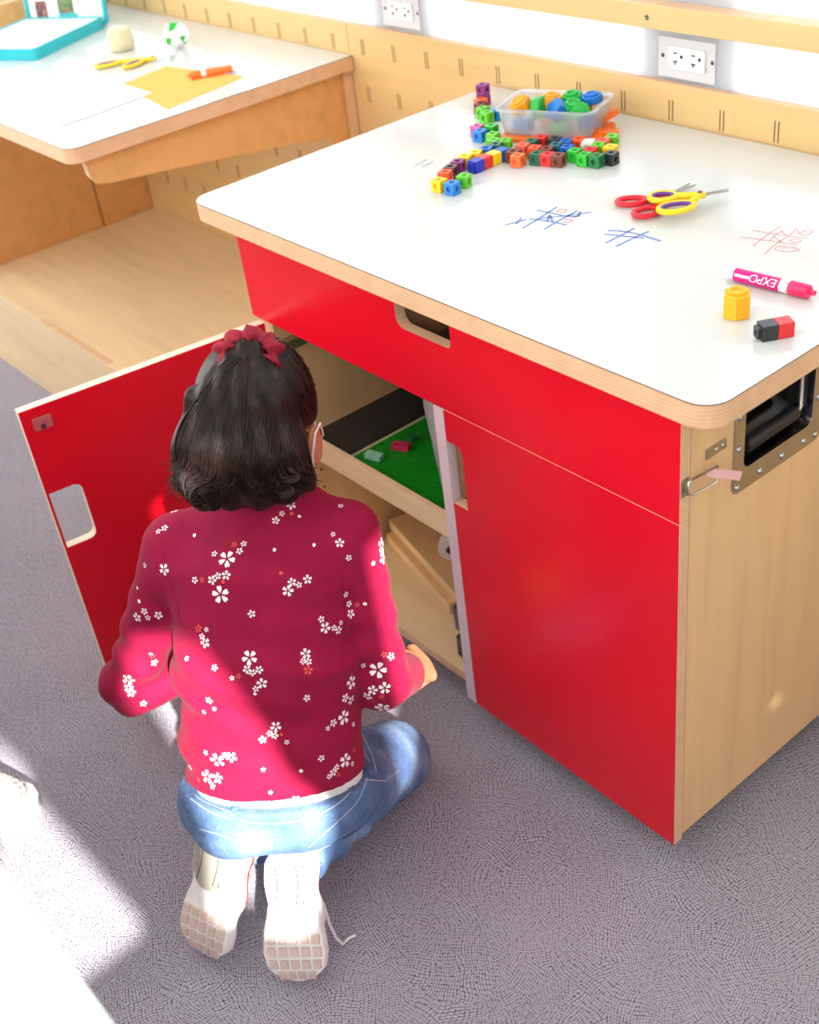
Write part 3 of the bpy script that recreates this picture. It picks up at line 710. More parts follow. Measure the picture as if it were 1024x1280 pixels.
def body_fn(P):
    d = ell(P, H(0, -0.006, 0.012), (rh, fh, uh), (0.070, 0.088, 0.094))
    d = smin(d, ell(P, H(0, 0.030, -0.052), (rh, fh, uh), (0.050, 0.052, 0.052)), 0.03)
    d = smin(d, seg(P, H(0, 0.078, -0.026), H(0, 0.092, -0.044), 0.007, 0.011), 0.012)          # nose
    d = smin(d, ell(P, H(0, 0.078, -0.075), (rh, fh, uh), (0.022, 0.010, 0.010)), 0.008)         # mouth
    for s in (-1, 1):
        d = smax(d, -ell(P, H(s * 0.030, 0.092, -0.012), (rh, fh, uh), (0.016, 0.012, 0.010)), 0.008)
        e = ell(P, H(s * 0.076, -0.012, -0.036), (rh, unit(fh + rh * s * -0.5), uh), (0.007, 0.017, 0.028))
        d = smin(d, e, 0.006)
        d = smax(d, -ell(P, H(s * 0.085, -0.008, -0.034), (rh, fh, uh), (0.006, 0.008, 0.016)), 0.003)
    d = smin(d, seg(P, NECK, H(0, -0.022, -0.055), 0.040, 0.042), 0.02)
    d = smin(d, eseg(P, HEM, CHEST, R_, 0.09, 0.065, 0.10, 0.065), 0.03)
    d = smin(d, seg(P, CHEST, NECK, 0.06, 0.042), 0.03)
    for sh, el, wr in ((RSH, REL, RWR), (LSH, LEL, LWR)):
        d = smin(d, seg(P, CHEST * 0.4 + sh * 0.6, sh, 0.03, 0.034), 0.02)
        d = smin(d, seg(P, sh, el, 0.034, 0.029), 0.012); d = smin(d, seg(P, el, wr, 0.029, 0.020), 0.010)
    fr = unit(RWR - REL); fl = unit(LWR - LEL)
    d = smin(d, hand_sdf(P, RWR, unit(fr + U_ * 0.15), unit(-R_ * 0.8 - U_ * 0.6), unit(U_ * 0.7 - R_ * 0.5), 1.2), 0.008)
    d = smin(d, hand_sdf(P, LWR, fl, unit(R_ * 0.6 - U_ * 0.7), unit(R_ + U_ * 0.6)), 0.008)
    return d
body, body_bvh = sdf_build('body', body_fn, (0.32, -0.54, 0.17), (0.74, 0.0, 0.86), 0.0042, M['skin'], girl, 1)

# --- sweater
def sweater_fn(P):
    d = eseg(P, HEM - unit(MID - HEM) * 0.03, MID, R_, 0.127, 0.094, 0.120, 0.088)
    d = smin(d, eseg(P, MID, CHEST, R_, 0.118, 0.088, 0.128, 0.085), 0.03)
    d = smin(d, eseg(P, CHEST, NECK + U_ * 0.004, R_, 0.105, 0.070, 0.052, 0.050), 0.035)
    for sh, el, wr, k in ((RSH, REL, RWR, 0), (LSH, LEL, LWR, 1)):
        d = smin(d, seg(P, NECK * 0.5 + sh * 0.5 - U_ * 0.012, sh, 0.040, 0.042), 0.04)
        arm = smin(seg(P, sh, el, 0.044, 0.037), seg(P, el, wr, 0.040, 0.030), 0.012)
        ax = unit(wr - el); cut = (P - wr) @ ax + (0.022 if k == 0 else 0.004)
        arm = smax(arm, np.where(np.linalg.norm(P - wr, axis=-1) < 0.06, cut, -1.0), 0.002)
        u1 = unit(el - sh); t = (P - sh) @ u1
        arm = arm + 0.0014 * np.sin(t * 120 + 9 * vnoise(P, 16, 3 + k)) * np.exp(-((t - 0.21) / 0.05) ** 2)
        d = smin(d, arm, 0.020 if k else 0.011)
    # folds gathering at the left waist and under the arms
    q = P - HEM; s = q @ R_; z = q[..., 2]; bk = -(q @ F_)
    fold = np.sin((z * 0.9 - s * 0.42) * 95 + 3.2 * vnoise(P, 9, 1))
    d = d + 0.0042 * fold * np.exp(-((z - 0.075) / 0.07) ** 2) * np.clip(0.35 - s * 5, 0, 1)
    d = d + 0.0022 * np.sin((z + s * 0.55) * 110 + 4 * vnoise(P, 10, 2)) * np.exp(-((z - 0.16) / 0.10) ** 2)
    d = d + 0.0012 * vnoise(P, 45, 5)
    d = smax(d, -(P - HEM) @ unit(MID - HEM), 0.003)
    d = smax(d, (P - NECK) @ unit(HEADC - NECK) - 0.030, 0.004)
    return d
sweater, sw_bvh = sdf_build('sweater', sweater_fn, (0.30, -0.56, 0.20), (0.76, -0.05, 0.68), 0.0045, M['knit'], girl, 1)
sweater['label'] = 'crimson knit sweater printed with small white flowers'
def under_fn(P):
    d = eseg(P, HEM - U_ * 0.05, MID, R_, 0.1185, 0.0885, 0.112, 0.082)
    d = smax(d, -(P - HEM) @ unit(MID - HEM) - 0.024, 0.002)
    return smax(d, (P - HEM) @ unit(MID - HEM) - 0.03, 0.002)
under, _ = sdf_build('undershirt', under_fn, (0.44, -0.54, 0.24), (0.80, -0.2, 0.36), 0.0045, M['undershirt'], girl, 1)

# --- shoes: frame per foot (t heel->toe, n out of the sole, s sideways)
SHOES = []
def shoe_frame(heel, toe):
    t = unit(toe - heel); hb = unit(V3(t[0], t[1], 0)); s = unit(np.cross(U_, hb)); n = np.cross(t, s)
    if n[2] < 0: n = -n
    return heel, t, s, n
RHEEL = np.array(pz(358, 1071, 0.185)); RTOE = np.array(pz(371, 1226, 0.030))
LHEEL = np.array(pz(268, 1049, 0.185)); LTOE = np.array(pz(250, 1192, 0.030))

# --- jeans
RAN = RHEEL + unit(RTOE - RHEEL) * 0.028 - shoe_frame(RHEEL, RTOE)[3] * 0.085
LAN = LHEEL + unit(LTOE - LHEEL) * 0.028 - shoe_frame(LHEEL, LTOE)[3] * 0.085
def jeans_fn(P):
    d = eseg(P, V3(0.630, -0.390, 0.225), HEM + U_ * 0.01, R_, 0.118, 0.088, 0.119, 0.087)
    b1 = ell(P, V3(0.660, -0.365, 0.232), (R_, F_, U_), (0.066, 0.076, 0.056)); b2 = ell(P, V3(0.602, -0.448, 0.232), (R_, F_, U_), (0.066, 0.076, 0.056))
    d = smin(d, smin(b1, b2, 0.02), 0.02)
    for hip, kn, an, k in ((RHIP, RKN, RAN, 0), (LHIP, LKN, LAN, 1)):
        th = seg(P, hip, kn, 0.070, 0.062)
        sh = seg(P, kn, an, 0.056, 0.044)
        ax = unit(an - kn); sh = smax(sh, (P - an) @ ax - 0.004, 0.003)
        t = (P - kn) @ ax
        sh = sh + 0.0035 * np.sin(t * 120 + 6 * vnoise(P, 12, 8 + k)) * np.clip(t * 8, 0, 1)
        d = smin(d, smin(th, sh, 0.012), 0.012)
    d = d + 0.0018 * vnoise(P, 30, 11)
    return smax(smax(d, (P - HEM) @ unit(MID - HEM) + 0.019, 0.003), -(P[..., 2] - 0.003), 0.002)
jeans, je_bvh = sdf_build('jeans', jeans_fn, (0.30, -0.58, -0.01), (0.80, -0.04, 0.32), 0.0045, M['denim'], girl, 1)
jeans['label'] = 'washed blue denim jeans'

# --- print and seams laid on the cloth
def on(bvh, u, v):
    r = ray(u, v).normalized(); h = bvh.ray_cast(CAM, r)
    return (h[0], h[1] if h[1].dot(r) < 0 else -h[1]) if h[0] is not None else (None, None)
def strip(mb, bvh, pts, w, off=0.0008, mi=0):
    """ribbon of cloth or stitching along a line of photo points, lying on the surface"""
    P = []
    for (a, b) in zip(pts[:-1], pts[1:]):
        k = max(2, int(math.hypot(b[0] - a[0], b[1] - a[1]) / 4))
        for i in range(k): P.append((a[0] + (b[0] - a[0]) * i / k, a[1] + (b[1] - a[1]) * i / k))
    P.append(pts[-1]); H_ = [on(bvh, *p) for p in P]; H_ = [q for q in H_ if q[0] is not None]
    if len(H_) < 2: return
    vs = []; n = len(H_)
    for i, (p, nn) in enumerate(H_):
        d = (H_[min(i + 1, n - 1)][0] - H_[max(i - 1, 0)][0]).normalized(); s = d.cross(nn).normalized()
        for k in (-1, 1):
            q = p + s * (w / 2 * k); hit = bvh.find_nearest(q)
            nrm = hit[1] if hit[1].dot(nn) > 0 else -hit[1]
            vs.append(hit[0] + nrm * off)
    mb.add(vs, [(2 * i, 2 * i + 1, 2 * i + 3, 2 * i + 2) for i in range(n - 1)], mi)
def flower(mb, bvh, u, v, rpx, mi, ang, heart=False):
    p, nn = on(bvh, u, v)
    if p is None: return
    r = rpx * (p - CAM).length / FPX
    e1 = nn.orthogonal().normalized(); e2 = nn.cross(e1)
    def proj(x, y):
        q = p + e1 * x + e2 * y; hit = bvh.find_nearest(q); nrm = hit[1] if hit[1].dot(nn) > 0 else -hit[1]
        return hit[0] + nrm * 0.0007
    if heart:
        ps = [proj(r * 0.8 * math.cos(a), r * (math.sin(a) + 0.25 * abs(math.cos(a)))) for a in [i * math.pi / 4 for i in range(8)]]
        mb.add(ps, [tuple(range(8))], mi); return
    for k in range(5):
        a = ang + k * 2 * math.pi / 5; c, s = math.cos(a), math.sin(a)
        sh = [(0.16, 0.0), (0.42, -0.19), (0.78, -0.30), (1.0, -0.17), (0.90, 0.0), (1.0, 0.17), (0.78, 0.30), (0.42, 0.19)]
        ps = [proj(r * (x * c - y * s), r * (x * s + y * c)) for x, y in sh]
        mb.add(ps, [(0, 1, 2, 4), (2, 3, 4), (4, 5, 6), (0, 4, 6, 7)], mi)
FL = [(349,80,12),(568,73,13),(541,98,8),(570,98,6,1),(523,118,11),(592,106,5),(287,162,6),(519,204,6),(634,190,6),(712,76,8),(690,158,7),(709,183,13),(735,226,9),(806,242,8),
 (345,215,9),(430,186,9),(403,188,9,1),(418,207,10),(381,230,24),(288,291,10),(309,290,8,1),(338,291,13),(355,279,10),(379,277,13),(370,295,6,1),(363,333,25),
 (199,260,17),(143,248,8),(121,313,5),(539,271,6,1),(615,289,13),(570,297,12),(590,305,9),(558,322,16),(453,389,11),(126,352,6),(120,399,14),(141,382,10),(151,400,8),(182,393,12),
 (726,333,9),(735,360,10),(760,362,7,1),(783,360,6),(740,389,13),(655,405,10),(667,430,16),(692,430,9),(705,437,12),(712,415,7),(299,432,11,1),(322,435,7),(309,455,9),(318,473,15),
 (447,517,21),(440,551,12),(455,560,10),(475,552,11),(415,570,8,1),(396,576,7),(346,546,10),(483,591,15),(465,607,9),(463,622,5),(610,505,15),(602,528,9),(618,528,10),(617,553,13,1),(613,634,10),
 (160,505,6),(170,530,11),(165,512,8,1),(95,580,18),(95,603,13),(103,619,13),(138,650,10),(820,552,25),(858,513,12),(838,508,9,1),(776,538,9),(805,611,14),(840,605,17),(790,628,14),(831,630,7,1),(833,662,22),
 (742,588,20),(725,634,13),(742,640,14),(720,690,21),(690,706,11),(674,722,7),(748,711,7),(523,717,15),(485,755,12),(505,737,9),(520,743,10),(540,740,5,1),(555,762,7),(655,809,10),(597,846,6),(487,842,7),
 (353,815,22),(320,793,8),(394,806,16),(375,800,9),(325,862,20),(355,867,16),(275,835,9),(340,890,10),(300,872,8,1),(725,815,20),(700,835,9),(690,850,11),(678,862,8),(705,857,7,1),(745,825,7),(750,785,8,1),
 (580,925,13),(538,932,12),(508,908,7),(555,930,6,1),(330,640,12),(345,665,7),(315,675,7),(265,520,8),(830,190,22),(833,225,20),(228,92,12),(200,140,10),(182,150,8),(248,75,8),(935,632,10),(905,686,6)]
rng = random.Random(4)
fw = MB()
for q in FL:
    small = q[2] < 11; mb = fw if small else MB()
    flower(mb, sw_bvh, 120 + q[0] / 2.327, 600 + q[1] / 2.327, q[2] / 2.327 * 1.08, q[3] if len(q) > 3 else 0, rng.random() * 6, heart=(q[2] <= 6))
    if not small and mb.v: mb.build('printed_flower', [M['print_white'], M['print_coral']], sweater)
fp = fw.build('small_flower_print', [M['print_white'], M['print_coral']], sweater); fp['kind'] = 'stuff'
for line in ([(196, 650), (205, 700), (222, 760), (230, 790)], [(428, 640), (424, 690), (430, 750), (432, 800)]):
    sm = MB(); strip(sm, sw_bvh, line, 0.0015, 0.0006); sm.build('armhole_seam', M['knit'], sweater)
cf = lambda u, v: (200 + u / 3.012, 880 + v / 3.012)
st = MB()
for line in ([(100, 345), (180, 400), (265, 430), (400, 450), (560, 430), (690, 360), (760, 270)],
             [(105, 290), (150, 360), (260, 405), (300, 412)],
             [(150, 470), (250, 500), (300, 520), (330, 545)], [(300, 480), (300, 520), (340, 548)],
             [(780, 280), (740, 370), (660, 450), (560, 540)], [(600, 550), (700, 500), (760, 460)],
             [(770, 285), (850, 290)], [(850, 285), (900, 250)], [(760, 110), (800, 200), (815, 260)], [(750, 150), (790, 220)]):
    strip(st, je_bvh, smoothline([cf(*p) for p in line]), 0.0016, 0.0007)
st.build('stitching', M['stitch'], jeans)
for pts in ([(285, 385), (290, 440), (290, 495)], [(700, 290), (735, 345)], [(780, 225), (805, 275)], [(110, 300), (120, 350)]):
    lp = MB(); strip(lp, je_bvh, [cf(*p) for p in pts], 0.011, 0.0025); lp.build('belt_loop', M['denim'], jeans)
pk = MB(); strip(pk, je_bvh, [cf(*p) for p in [(640, 530), (700, 500), (762, 458)]], 0.008, 0.0015); pk.build('back_pocket_edge', M['denim'], jeans)

def make_shoe(heel, toe, inner, name, label):
    o_, t, s, n = shoe_frame(heel, toe); L = np.linalg.norm(toe - heel)
    W = lambda u, v, h: o_ + t * u + s * v + n * h
    def half(u):
        x = u / L
        return float(np.interp(x, [-0.06, -0.02, 0.06, 0.22, 0.42, 0.62, 0.80, 0.92, 1.0, 1.05], [0.010, 0.024, 0.033, 0.036, 0.033, 0.042, 0.045, 0.040, 0.026, 0.006]))
    def lift(u):                                   # toe curls away from the sole plane
        x = max(0, u / L - 0.80); return -0.35 * x * x * L * 4 - 0.004 * math.exp(-((u / L - 0.42) / 0.1) ** 2)
    def fn(P):
        d = eseg(P, W(0.032, 0, -0.038), W(L * 0.55, 0, -0.034), s, 0.030, 0.034, 0.036, 0.028)
        d = smin(d, eseg(P, W(L * 0.5, 0, -0.030), W(L * 0.84, 0, -0.026), s, 0.036, 0.027, 0.036, 0.020), 0.02)
        d = smin(d, seg(P, W(0.030, 0, -0.040), W(0.020, 0, -0.082), 0.032, 0.036), 0.02)
        d = smax(d, (P - W(0, 0, -0.010)) @ n, 0.003)
        return smax(d, -(P[..., 2] - 0.002), 0.002)
    c = W(L * 0.45, 0, -0.04)
    up, bv = sdf_build(name, fn, c - 0.15, c + 0.15, 0.005, M['shoe_white'], girl, 1)
    up['label'] = label
    # outsole as a curved slab
    mb = MB(); N = 26; ring = []
    us = [-0.055 * L + (1.10 * L) * i / N for i in range(N + 1)]
    prof = [(-1.0, -0.020), (-1.04, -0.010), (-0.96, -0.001), (-0.5, 0.0), (0, 0.0), (0.5, 0.0), (0.96, -0.001), (1.04, -0.010), (1.0, -0.020)]
    vs = []
    for u in us:
        for a, h in prof: vs.append(W(u, a * half(u), h + lift(u)))
    k = len(prof); fs = [(i * k + j, i * k + (j + 1) % k, (i + 1) * k + (j + 1) % k, (i + 1) * k + j) for i in range(N) for j in range(k)]
    fs += [tuple(range(k)), tuple(N * k + j for j in range(k))]
    mb.add(vs, fs); so = mb.build('outsole', M['shoe_sole'], up, smooth=50)
    # heel pad with grooves
    hp = MB(); vs = []; fs = []; K = 20
    ring = [(0.215 * L + 0.225 * L * math.cos(a), 0.031 * math.copysign(abs(math.sin(a)) ** 0.75, math.sin(a))) for a in [i * 2 * math.pi / K for i in range(K)]]
    lo = [W(u, v, 0.000) for u, v in ring]; hi = [W(u, v * 0.94, 0.0030) for u, v in ring]
    hp.add(lo + hi, [(i, (i + 1) % K, (i + 1) % K + K, i + K) for i in range(K)] + [tuple(range(K, 2 * K))])
    hp.build('heel_tread', M['tread_grey'], up)
    cv = MB(); ring = [(0.23 * L + 0.15 * L * math.cos(a), -0.002 + 0.012 * math.sin(a)) for a in [i * 2 * math.pi / K for i in range(K)]]
    cv.add([W(u, v, 0.0034) for u, v in ring], [tuple(range(K))]); cv.build('heel_inset', M['tread_grey'], up)
    for vv in (-0.019, 0.010, 0.020):
        g = MB(); pts = [(u * L, vv + 0.004 * math.sin(u * 9)) for u in np.linspace(0.06, 0.38, 10)]
        g.add([W(u, v + e, 0.0035) for u, v in pts for e in (-0.0007, 0.0007)], [(2 * i, 2 * i + 1, 2 * i + 3, 2 * i + 2) for i in range(9)])
        g.build('groove', M['tread_dark'], up)
    for uu in (0.13, 0.21, 0.29):
        for vv in (-0.0255, 0.0245):
            b = MB(); q = [W(uu * L + a * 0.0055, vv + c_ * 0.005, h) for h in (0.0030, 0.0046) for a, c_ in ((-1, -1), (1, -1), (1, 1), (-1, 1))]
            b.add(q, [(4, 5, 6, 7), (0, 1, 5, 4), (1, 2, 6, 5), (2, 3, 7, 6), (3, 0, 4, 7)]); b.build('tread_block', M['tread_grey'], up)
    # forefoot grid of blocks
    for i in range(4):
        uu = L * (0.66 + 0.105 * i); hw = half(uu) * 0.92; nb = 5 if i < 3 else 4
        for j in range(nb):
            vv = -hw + (j + 0.5) * 2 * hw / nb; a_ = L * 0.040; c_ = hw / nb * 0.76
            h0 = lift(uu); b = MB()
            q = [W(uu + p * a_ * sc, vv + r * c_ * sc, h + lift(uu + p * a_)) for h, sc in ((-0.001, 1.0), (0.0042, 0.86)) for p, r in ((-1, -1), (1, -1), (1, 1), (-1, 1))]
            b.add(q, [(4, 5, 6, 7), (0, 1, 5, 4), (1, 2, 6, 5), (2, 3, 7, 6), (3, 0, 4, 7)]); b.build('tread_block', M['tread_tan'], up)
    # curved tick on the side of the upper
    for sd in (-1, 1):
        tk = MB(); top = []; bot = []
        for x in np.linspace(0, 1, 14):
            u = L * (0.10 + 0.52 * x); hc = -0.030 - 0.016 * (1 - x) ** 1.0 - 0.018 * math.sin(x * math.pi) * 0.9
            w = 0.0075 * math.sin(math.pi * min(1, (1 - x) * 1.02)) ** 0.8 * (0.45 + 0.55 * x) + 0.0004
            for lst, h in ((top, hc + w), (bot, hc - w)):
                q = Vector(W(u, sd * 0.06, h)); hit = bv.find_nearest(q); lst.append(hit[0] + (q - hit[0]).normalized() * 0.0012)
        tk.add(top + bot, [(i, i + 1, i + 15, i + 14) for i in range(13)]); tk.build('side_tick', M['swoosh'], up)
    return up, W, L, s
shoeR, WR_, LR, sR = make_shoe(RHEEL, RTOE, -1, 'shoe', 'white sneaker with a loose lace')
shoeL, WL_, LL, sL = make_shoe(LHEEL, LTOE, 1, 'shoe', 'white sneaker with an orange red tick')
lc = MB(); lace = [np.array(pz(u, v, z)) for u, v, z in ((404, 1128, 0.07), (412, 1155, 0.045), (420, 1172, 0.018), (428, 1180, 0.008), (437, 1172, 0.006), (445, 1169, 0.006))]
lc.tube(lace, 0.0024, 6); lc.build('lace', M['shoe_white'], shoeR, smooth=60)

# --- hair: cap over the skull and a half-up tail falling to the shoulders
def on_cap(u, v, off):
    r = np.array(ray(u, v).normalized()); o = np.array(CAM); t = 1.2
    while t < 2.4 and ell((o + r * t)[None], H(0, -0.016, 0.014), (rh, fh, uh), (0.079, 0.090, 0.099))[0] > off: t += 0.002
    return o + r * t
SC = on_cap(311, 440, 0.004)                           # where the scrunchie ties the tail
T1 = on_cap(300, 500, 0.006); TB = np.array(pz(304, 600, 0.690)); T2 = T1 * 0.42 + TB * 0.58
T2 = T2 - np.array(ray(302, 560).normalized()) * 0.012
SIDE = unit(V3(0.64, 0.76, 0))
def hair_fn(P):
    d = ell(P, H(0, -0.016, 0.014), (rh, fh, uh), (0.079, 0.090, 0.099))
    d = smax(d, np.minimum((P - H(0, 0.045, 0)) @ fh, -((P - H(0, 0, 0.060)) @ uh)), 0.01)      # forehead and face
    d = smax(d, np.minimum((P - H(0, -0.036, 0)) @ fh, -((P - H(0, 0, -0.008)) @ uh)), 0.01)    # ears and cheeks
    tail = eseg(P, SC, T1, SIDE, 0.026, 0.022, 0.058, 0.034)
    tail = smin(tail, eseg(P, T1, T2, SIDE, 0.058, 0.034, 0.079, 0.042), 0.02)
    tail = smin(tail, eseg(P, T2, TB, SIDE, 0.079, 0.042, 0.086, 0.036), 0.02)
    lo = [np.array(pz(*q)) for q in ((244, 592, 0.692), (280, 608, 0.684), (325, 606, 0.680), (360, 594, 0.682))]
    for q in lo: tail = smin(tail, ell(P, q, (SIDE, np.cross(U_, SIDE), U_), (0.030, 0.026, 0.022)), 0.016)
    ax = unit(TB - SC); s_ = (P - SC) @ SIDE; t = (P - SC) @ ax
    tail = tail + 0.0024 * np.sin(s_ / (0.55 + 3.2 * np.clip(t, 0, 1)) * 190 + 2 * vnoise(P, 12, 21))
    d = smin(d, tail, 0.015)
    return d + 0.0010 * vnoise(P, 120, 22)
hair, hair_bvh = sdf_build('hair', hair_fn, (0.32, -0.42, 0.58), (0.70, -0.02, 0.88), 0.004, M['hair'], girl, 1)
hair['label'] = 'dark brown hair half tied up, ends curling at the shoulders'
hs = MB(); rng = random.Random(9)
def lay(p, off):
    hit = hair_bvh.find_nearest(p); q = p - hit[0]
    nrm = hit[1] if hit[1].dot(CAM - hit[0]) > 0 or True else -hit[1]
    return hit[0] + nrm * off
camdir = np.array((CAM - Vector(SC)).normalized())
for i in range(620):
    a = rng.uniform(-1, 1); sp = math.copysign(abs(a) ** 0.85, a)
    end_u = 304 + sp * 80 + rng.uniform(-4, 4); end_v = 606 - 22 * abs(sp) ** 2 + rng.uniform(-18, 14)
    st_u = 311 + sp * 20; st_v = 446 + 5 * abs(sp) + rng.uniform(-3, 5)
    pts = []; ok = True; wob = rng.uniform(-4, 4); ph = rng.uniform(0, 6)
    K = 13
    for k in range(K):
        t = k / (K - 1); bow = math.sin(t * math.pi * 0.5) ** 0.8
        u = st_u + (end_u - st_u) * bow + wob * math.sin(t * 5 + ph); v = st_v + (end_v - st_v) * t
        p, nn = on(hair_bvh, u, v)
        if p is None:
            if len(pts) < 4: ok = False
            break
        pts.append(p + nn * (rng.uniform(0.0002, 0.0016) + 0.0005))
    if not ok or len(pts) < 4: continue
    if rng.random() < 0.6:       # curl outwards at the end
        d = (pts[-1] - pts[-2]); side = Vector(SIDE) * (1 if sp > 0 else -1)
        for q in range(3):
            d = d * 0.75 + (side * 0.5 + Vector((0, 0, 0.35 * q)) + Vector(camdir) * 0.3) * 0.006; pts.append(pts[-1] + d)
    n = len(pts); r0 = rng.uniform(0.0007, 0.0015)
    hs.tube(pts, [r0 * (1 - 0.75 * max(0, (k / (n - 1) - 0.6) / 0.4)) for k in range(n)], 4)
for i in range(260):             # combed strands over the crown towards the tie
    u0 = rng.uniform(330, 408); v0 = rng.uniform(415, 540); pts = []
    for k in range(9):
        t = k / 8; u = u0 + (335 - u0) * t; v = v0 + (440 - v0) * t - 14 * math.sin(t * math.pi)
        p, nn = on(hair_bvh, u, v)
        if p is not None: pts.append(p + nn * rng.uniform(0.0002, 0.0012))
    if len(pts) >= 4: hs.tube(pts, [0.0009] * (len(pts) - 1) + [0.0004], 4)
for (u0, v0, du, dv, sg) in ((358, 584, 14, 8, 1), (352, 600, 12, 10, 1), (240, 595, -14, 18, -1), (235, 585, -12, 22, -1), (250, 600, -20, 20, -1), (262, 606, -16, 16, -1)):
    for r in range(9):           # loose curls at the ends
        p, nn = on(hair_bvh, min(u0, 392), v0 - 6)
        if p is None: continue
        pts = []
        for k in range(10):
            t = k / 9; ang = t * 4.2
            uu = u0 + du * math.sin(ang) * (1 - 0.25 * t) + rng.uniform(-1, 1) + r * 0.6; vv = v0 + dv * (1 - math.cos(ang)) * 0.8 + r * 0.8
            dist = (p - CAM).length - 0.004 * math.sin(t * 3) - 0.001 * r; pts.append(CAM + ray(uu, vv).normalized() * dist)
        hs.tube(pts, [0.0015] * 8 + [0.001, 0.0004], 4)
hso = hs.build('hair_strands', M['hair'], hair, smooth=180); hso['kind'] = 'stuff'

# --- scrunchie
sc = MB(); vs = []; fs = []; N = 40; K = 8
axis = unit(np.array((CAM - Vector(SC)).normalized()) * 0.75 + U_ * 0.35); e1 = SIDE - axis * (SIDE @ axis); e1 = unit(e1); e2 = np.cross(axis, e1)
for i in range(N):
    a = 2 * math.pi * i / N; rr = 0.024 + 0.002 * math.sin(a * 7); dirr = e1 * math.cos(a) * 1.15 + e2 * math.sin(a) * 0.8
    tr = 0.0135 * (1 + 0.28 * math.sin(a * 9 + 1) + 0.15 * math.sin(a * 17))
    for j in range(K):
        b = 2 * math.pi * j / K
        vs.append(SC + dirr * rr + unit(dirr) * math.cos(b) * tr + axis * (math.sin(b) * tr * 1.1 + 0.003 * math.sin(a * 5)))
fs = [(i * K + j, i * K + (j + 1) % K, ((i + 1) % N) * K + (j + 1) % K, ((i + 1) % N) * K + j) for i in range(N) for j in range(K)]
sc.add(vs, fs); so = sc.build('scrunchie', M['velvet'], girl, smooth=180); so['label'] = 'crimson velvet scrunchie'

# --- face mask with ear loops, eyes, brows
mk = MB(); rows = []
for i in range(9):
    a = (-1 + 2 * i / 8) * 1.25
    for j in range(6):
        t = j / 5; u = -0.030 - 0.075 * t
        rad = 0.094 + 0.010 * math.sin(t * math.pi) * math.cos(a) - 0.030 * t * abs(math.sin(a))
        rows.append(H(math.sin(a) * 0.062, 0.008 + math.cos(a) * rad, u * (1 - 0.35 * abs(a) / 1.25) ))
mk.add(rows, [(i * 6 + j, i * 6 + j + 1, (i + 1) * 6 + j + 1, (i + 1) * 6 + j) for i in range(8) for j in range(5)])
mo = mk.build('face_mask', M['mask'], girl, smooth=180); mo['label'] = 'pale face mask looped over the ear'
sol = mo.modifiers.new('thick', 'SOLIDIFY'); sol.thickness = 0.0015
for s in (-1, 1):
    lp = MB(); path = [H(s * x, f, u) for x, f, u in ((0.062, 0.036, -0.050), (0.080, 0.010, -0.028), (0.084, -0.008, -0.006), (0.083, -0.026, -0.014), (0.080, -0.034, -0.040), (0.074, -0.020, -0.066), (0.062, 0.022, -0.092))]
    lp.tube(path, 0.0016, 6); lp.build('ear_loop', M['mask'], mo, smooth=180)
    ey = MB(); ey.lathe([(0.001, 0.0115), (0.006, 0.010), (0.0105, 0.005), (0.0115, 0), (0.006, -0.009)], 16, Matrix.Translation(Vector(H(s * 0.030, 0.070, -0.012))) @ Vector(fh).to_track_quat('Z', 'Y').to_matrix().to_4x4())
    eo = ey.build('eye', M['eye_white'], girl, smooth=180)
    ir = MB(); ir.lathe([(0.0052, 0.0109), (0.0030, 0.0122), (0.0005, 0.0124)], 16, Matrix.Translation(Vector(H(s * 0.030, 0.070, -0.012))) @ Vector(fh).to_track_quat('Z', 'Y').to_matrix().to_4x4())
    ir.build('iris', M['iris'], eo, smooth=180)
    eb = MB(); eb.tube([H(s * 0.016, 0.081, 0.008), H(s * 0.030, 0.079, 0.013), H(s * 0.044, 0.071, 0.008)], 0.0024, 6); eb.build('eyebrow', M['hair'], girl, smooth=180)
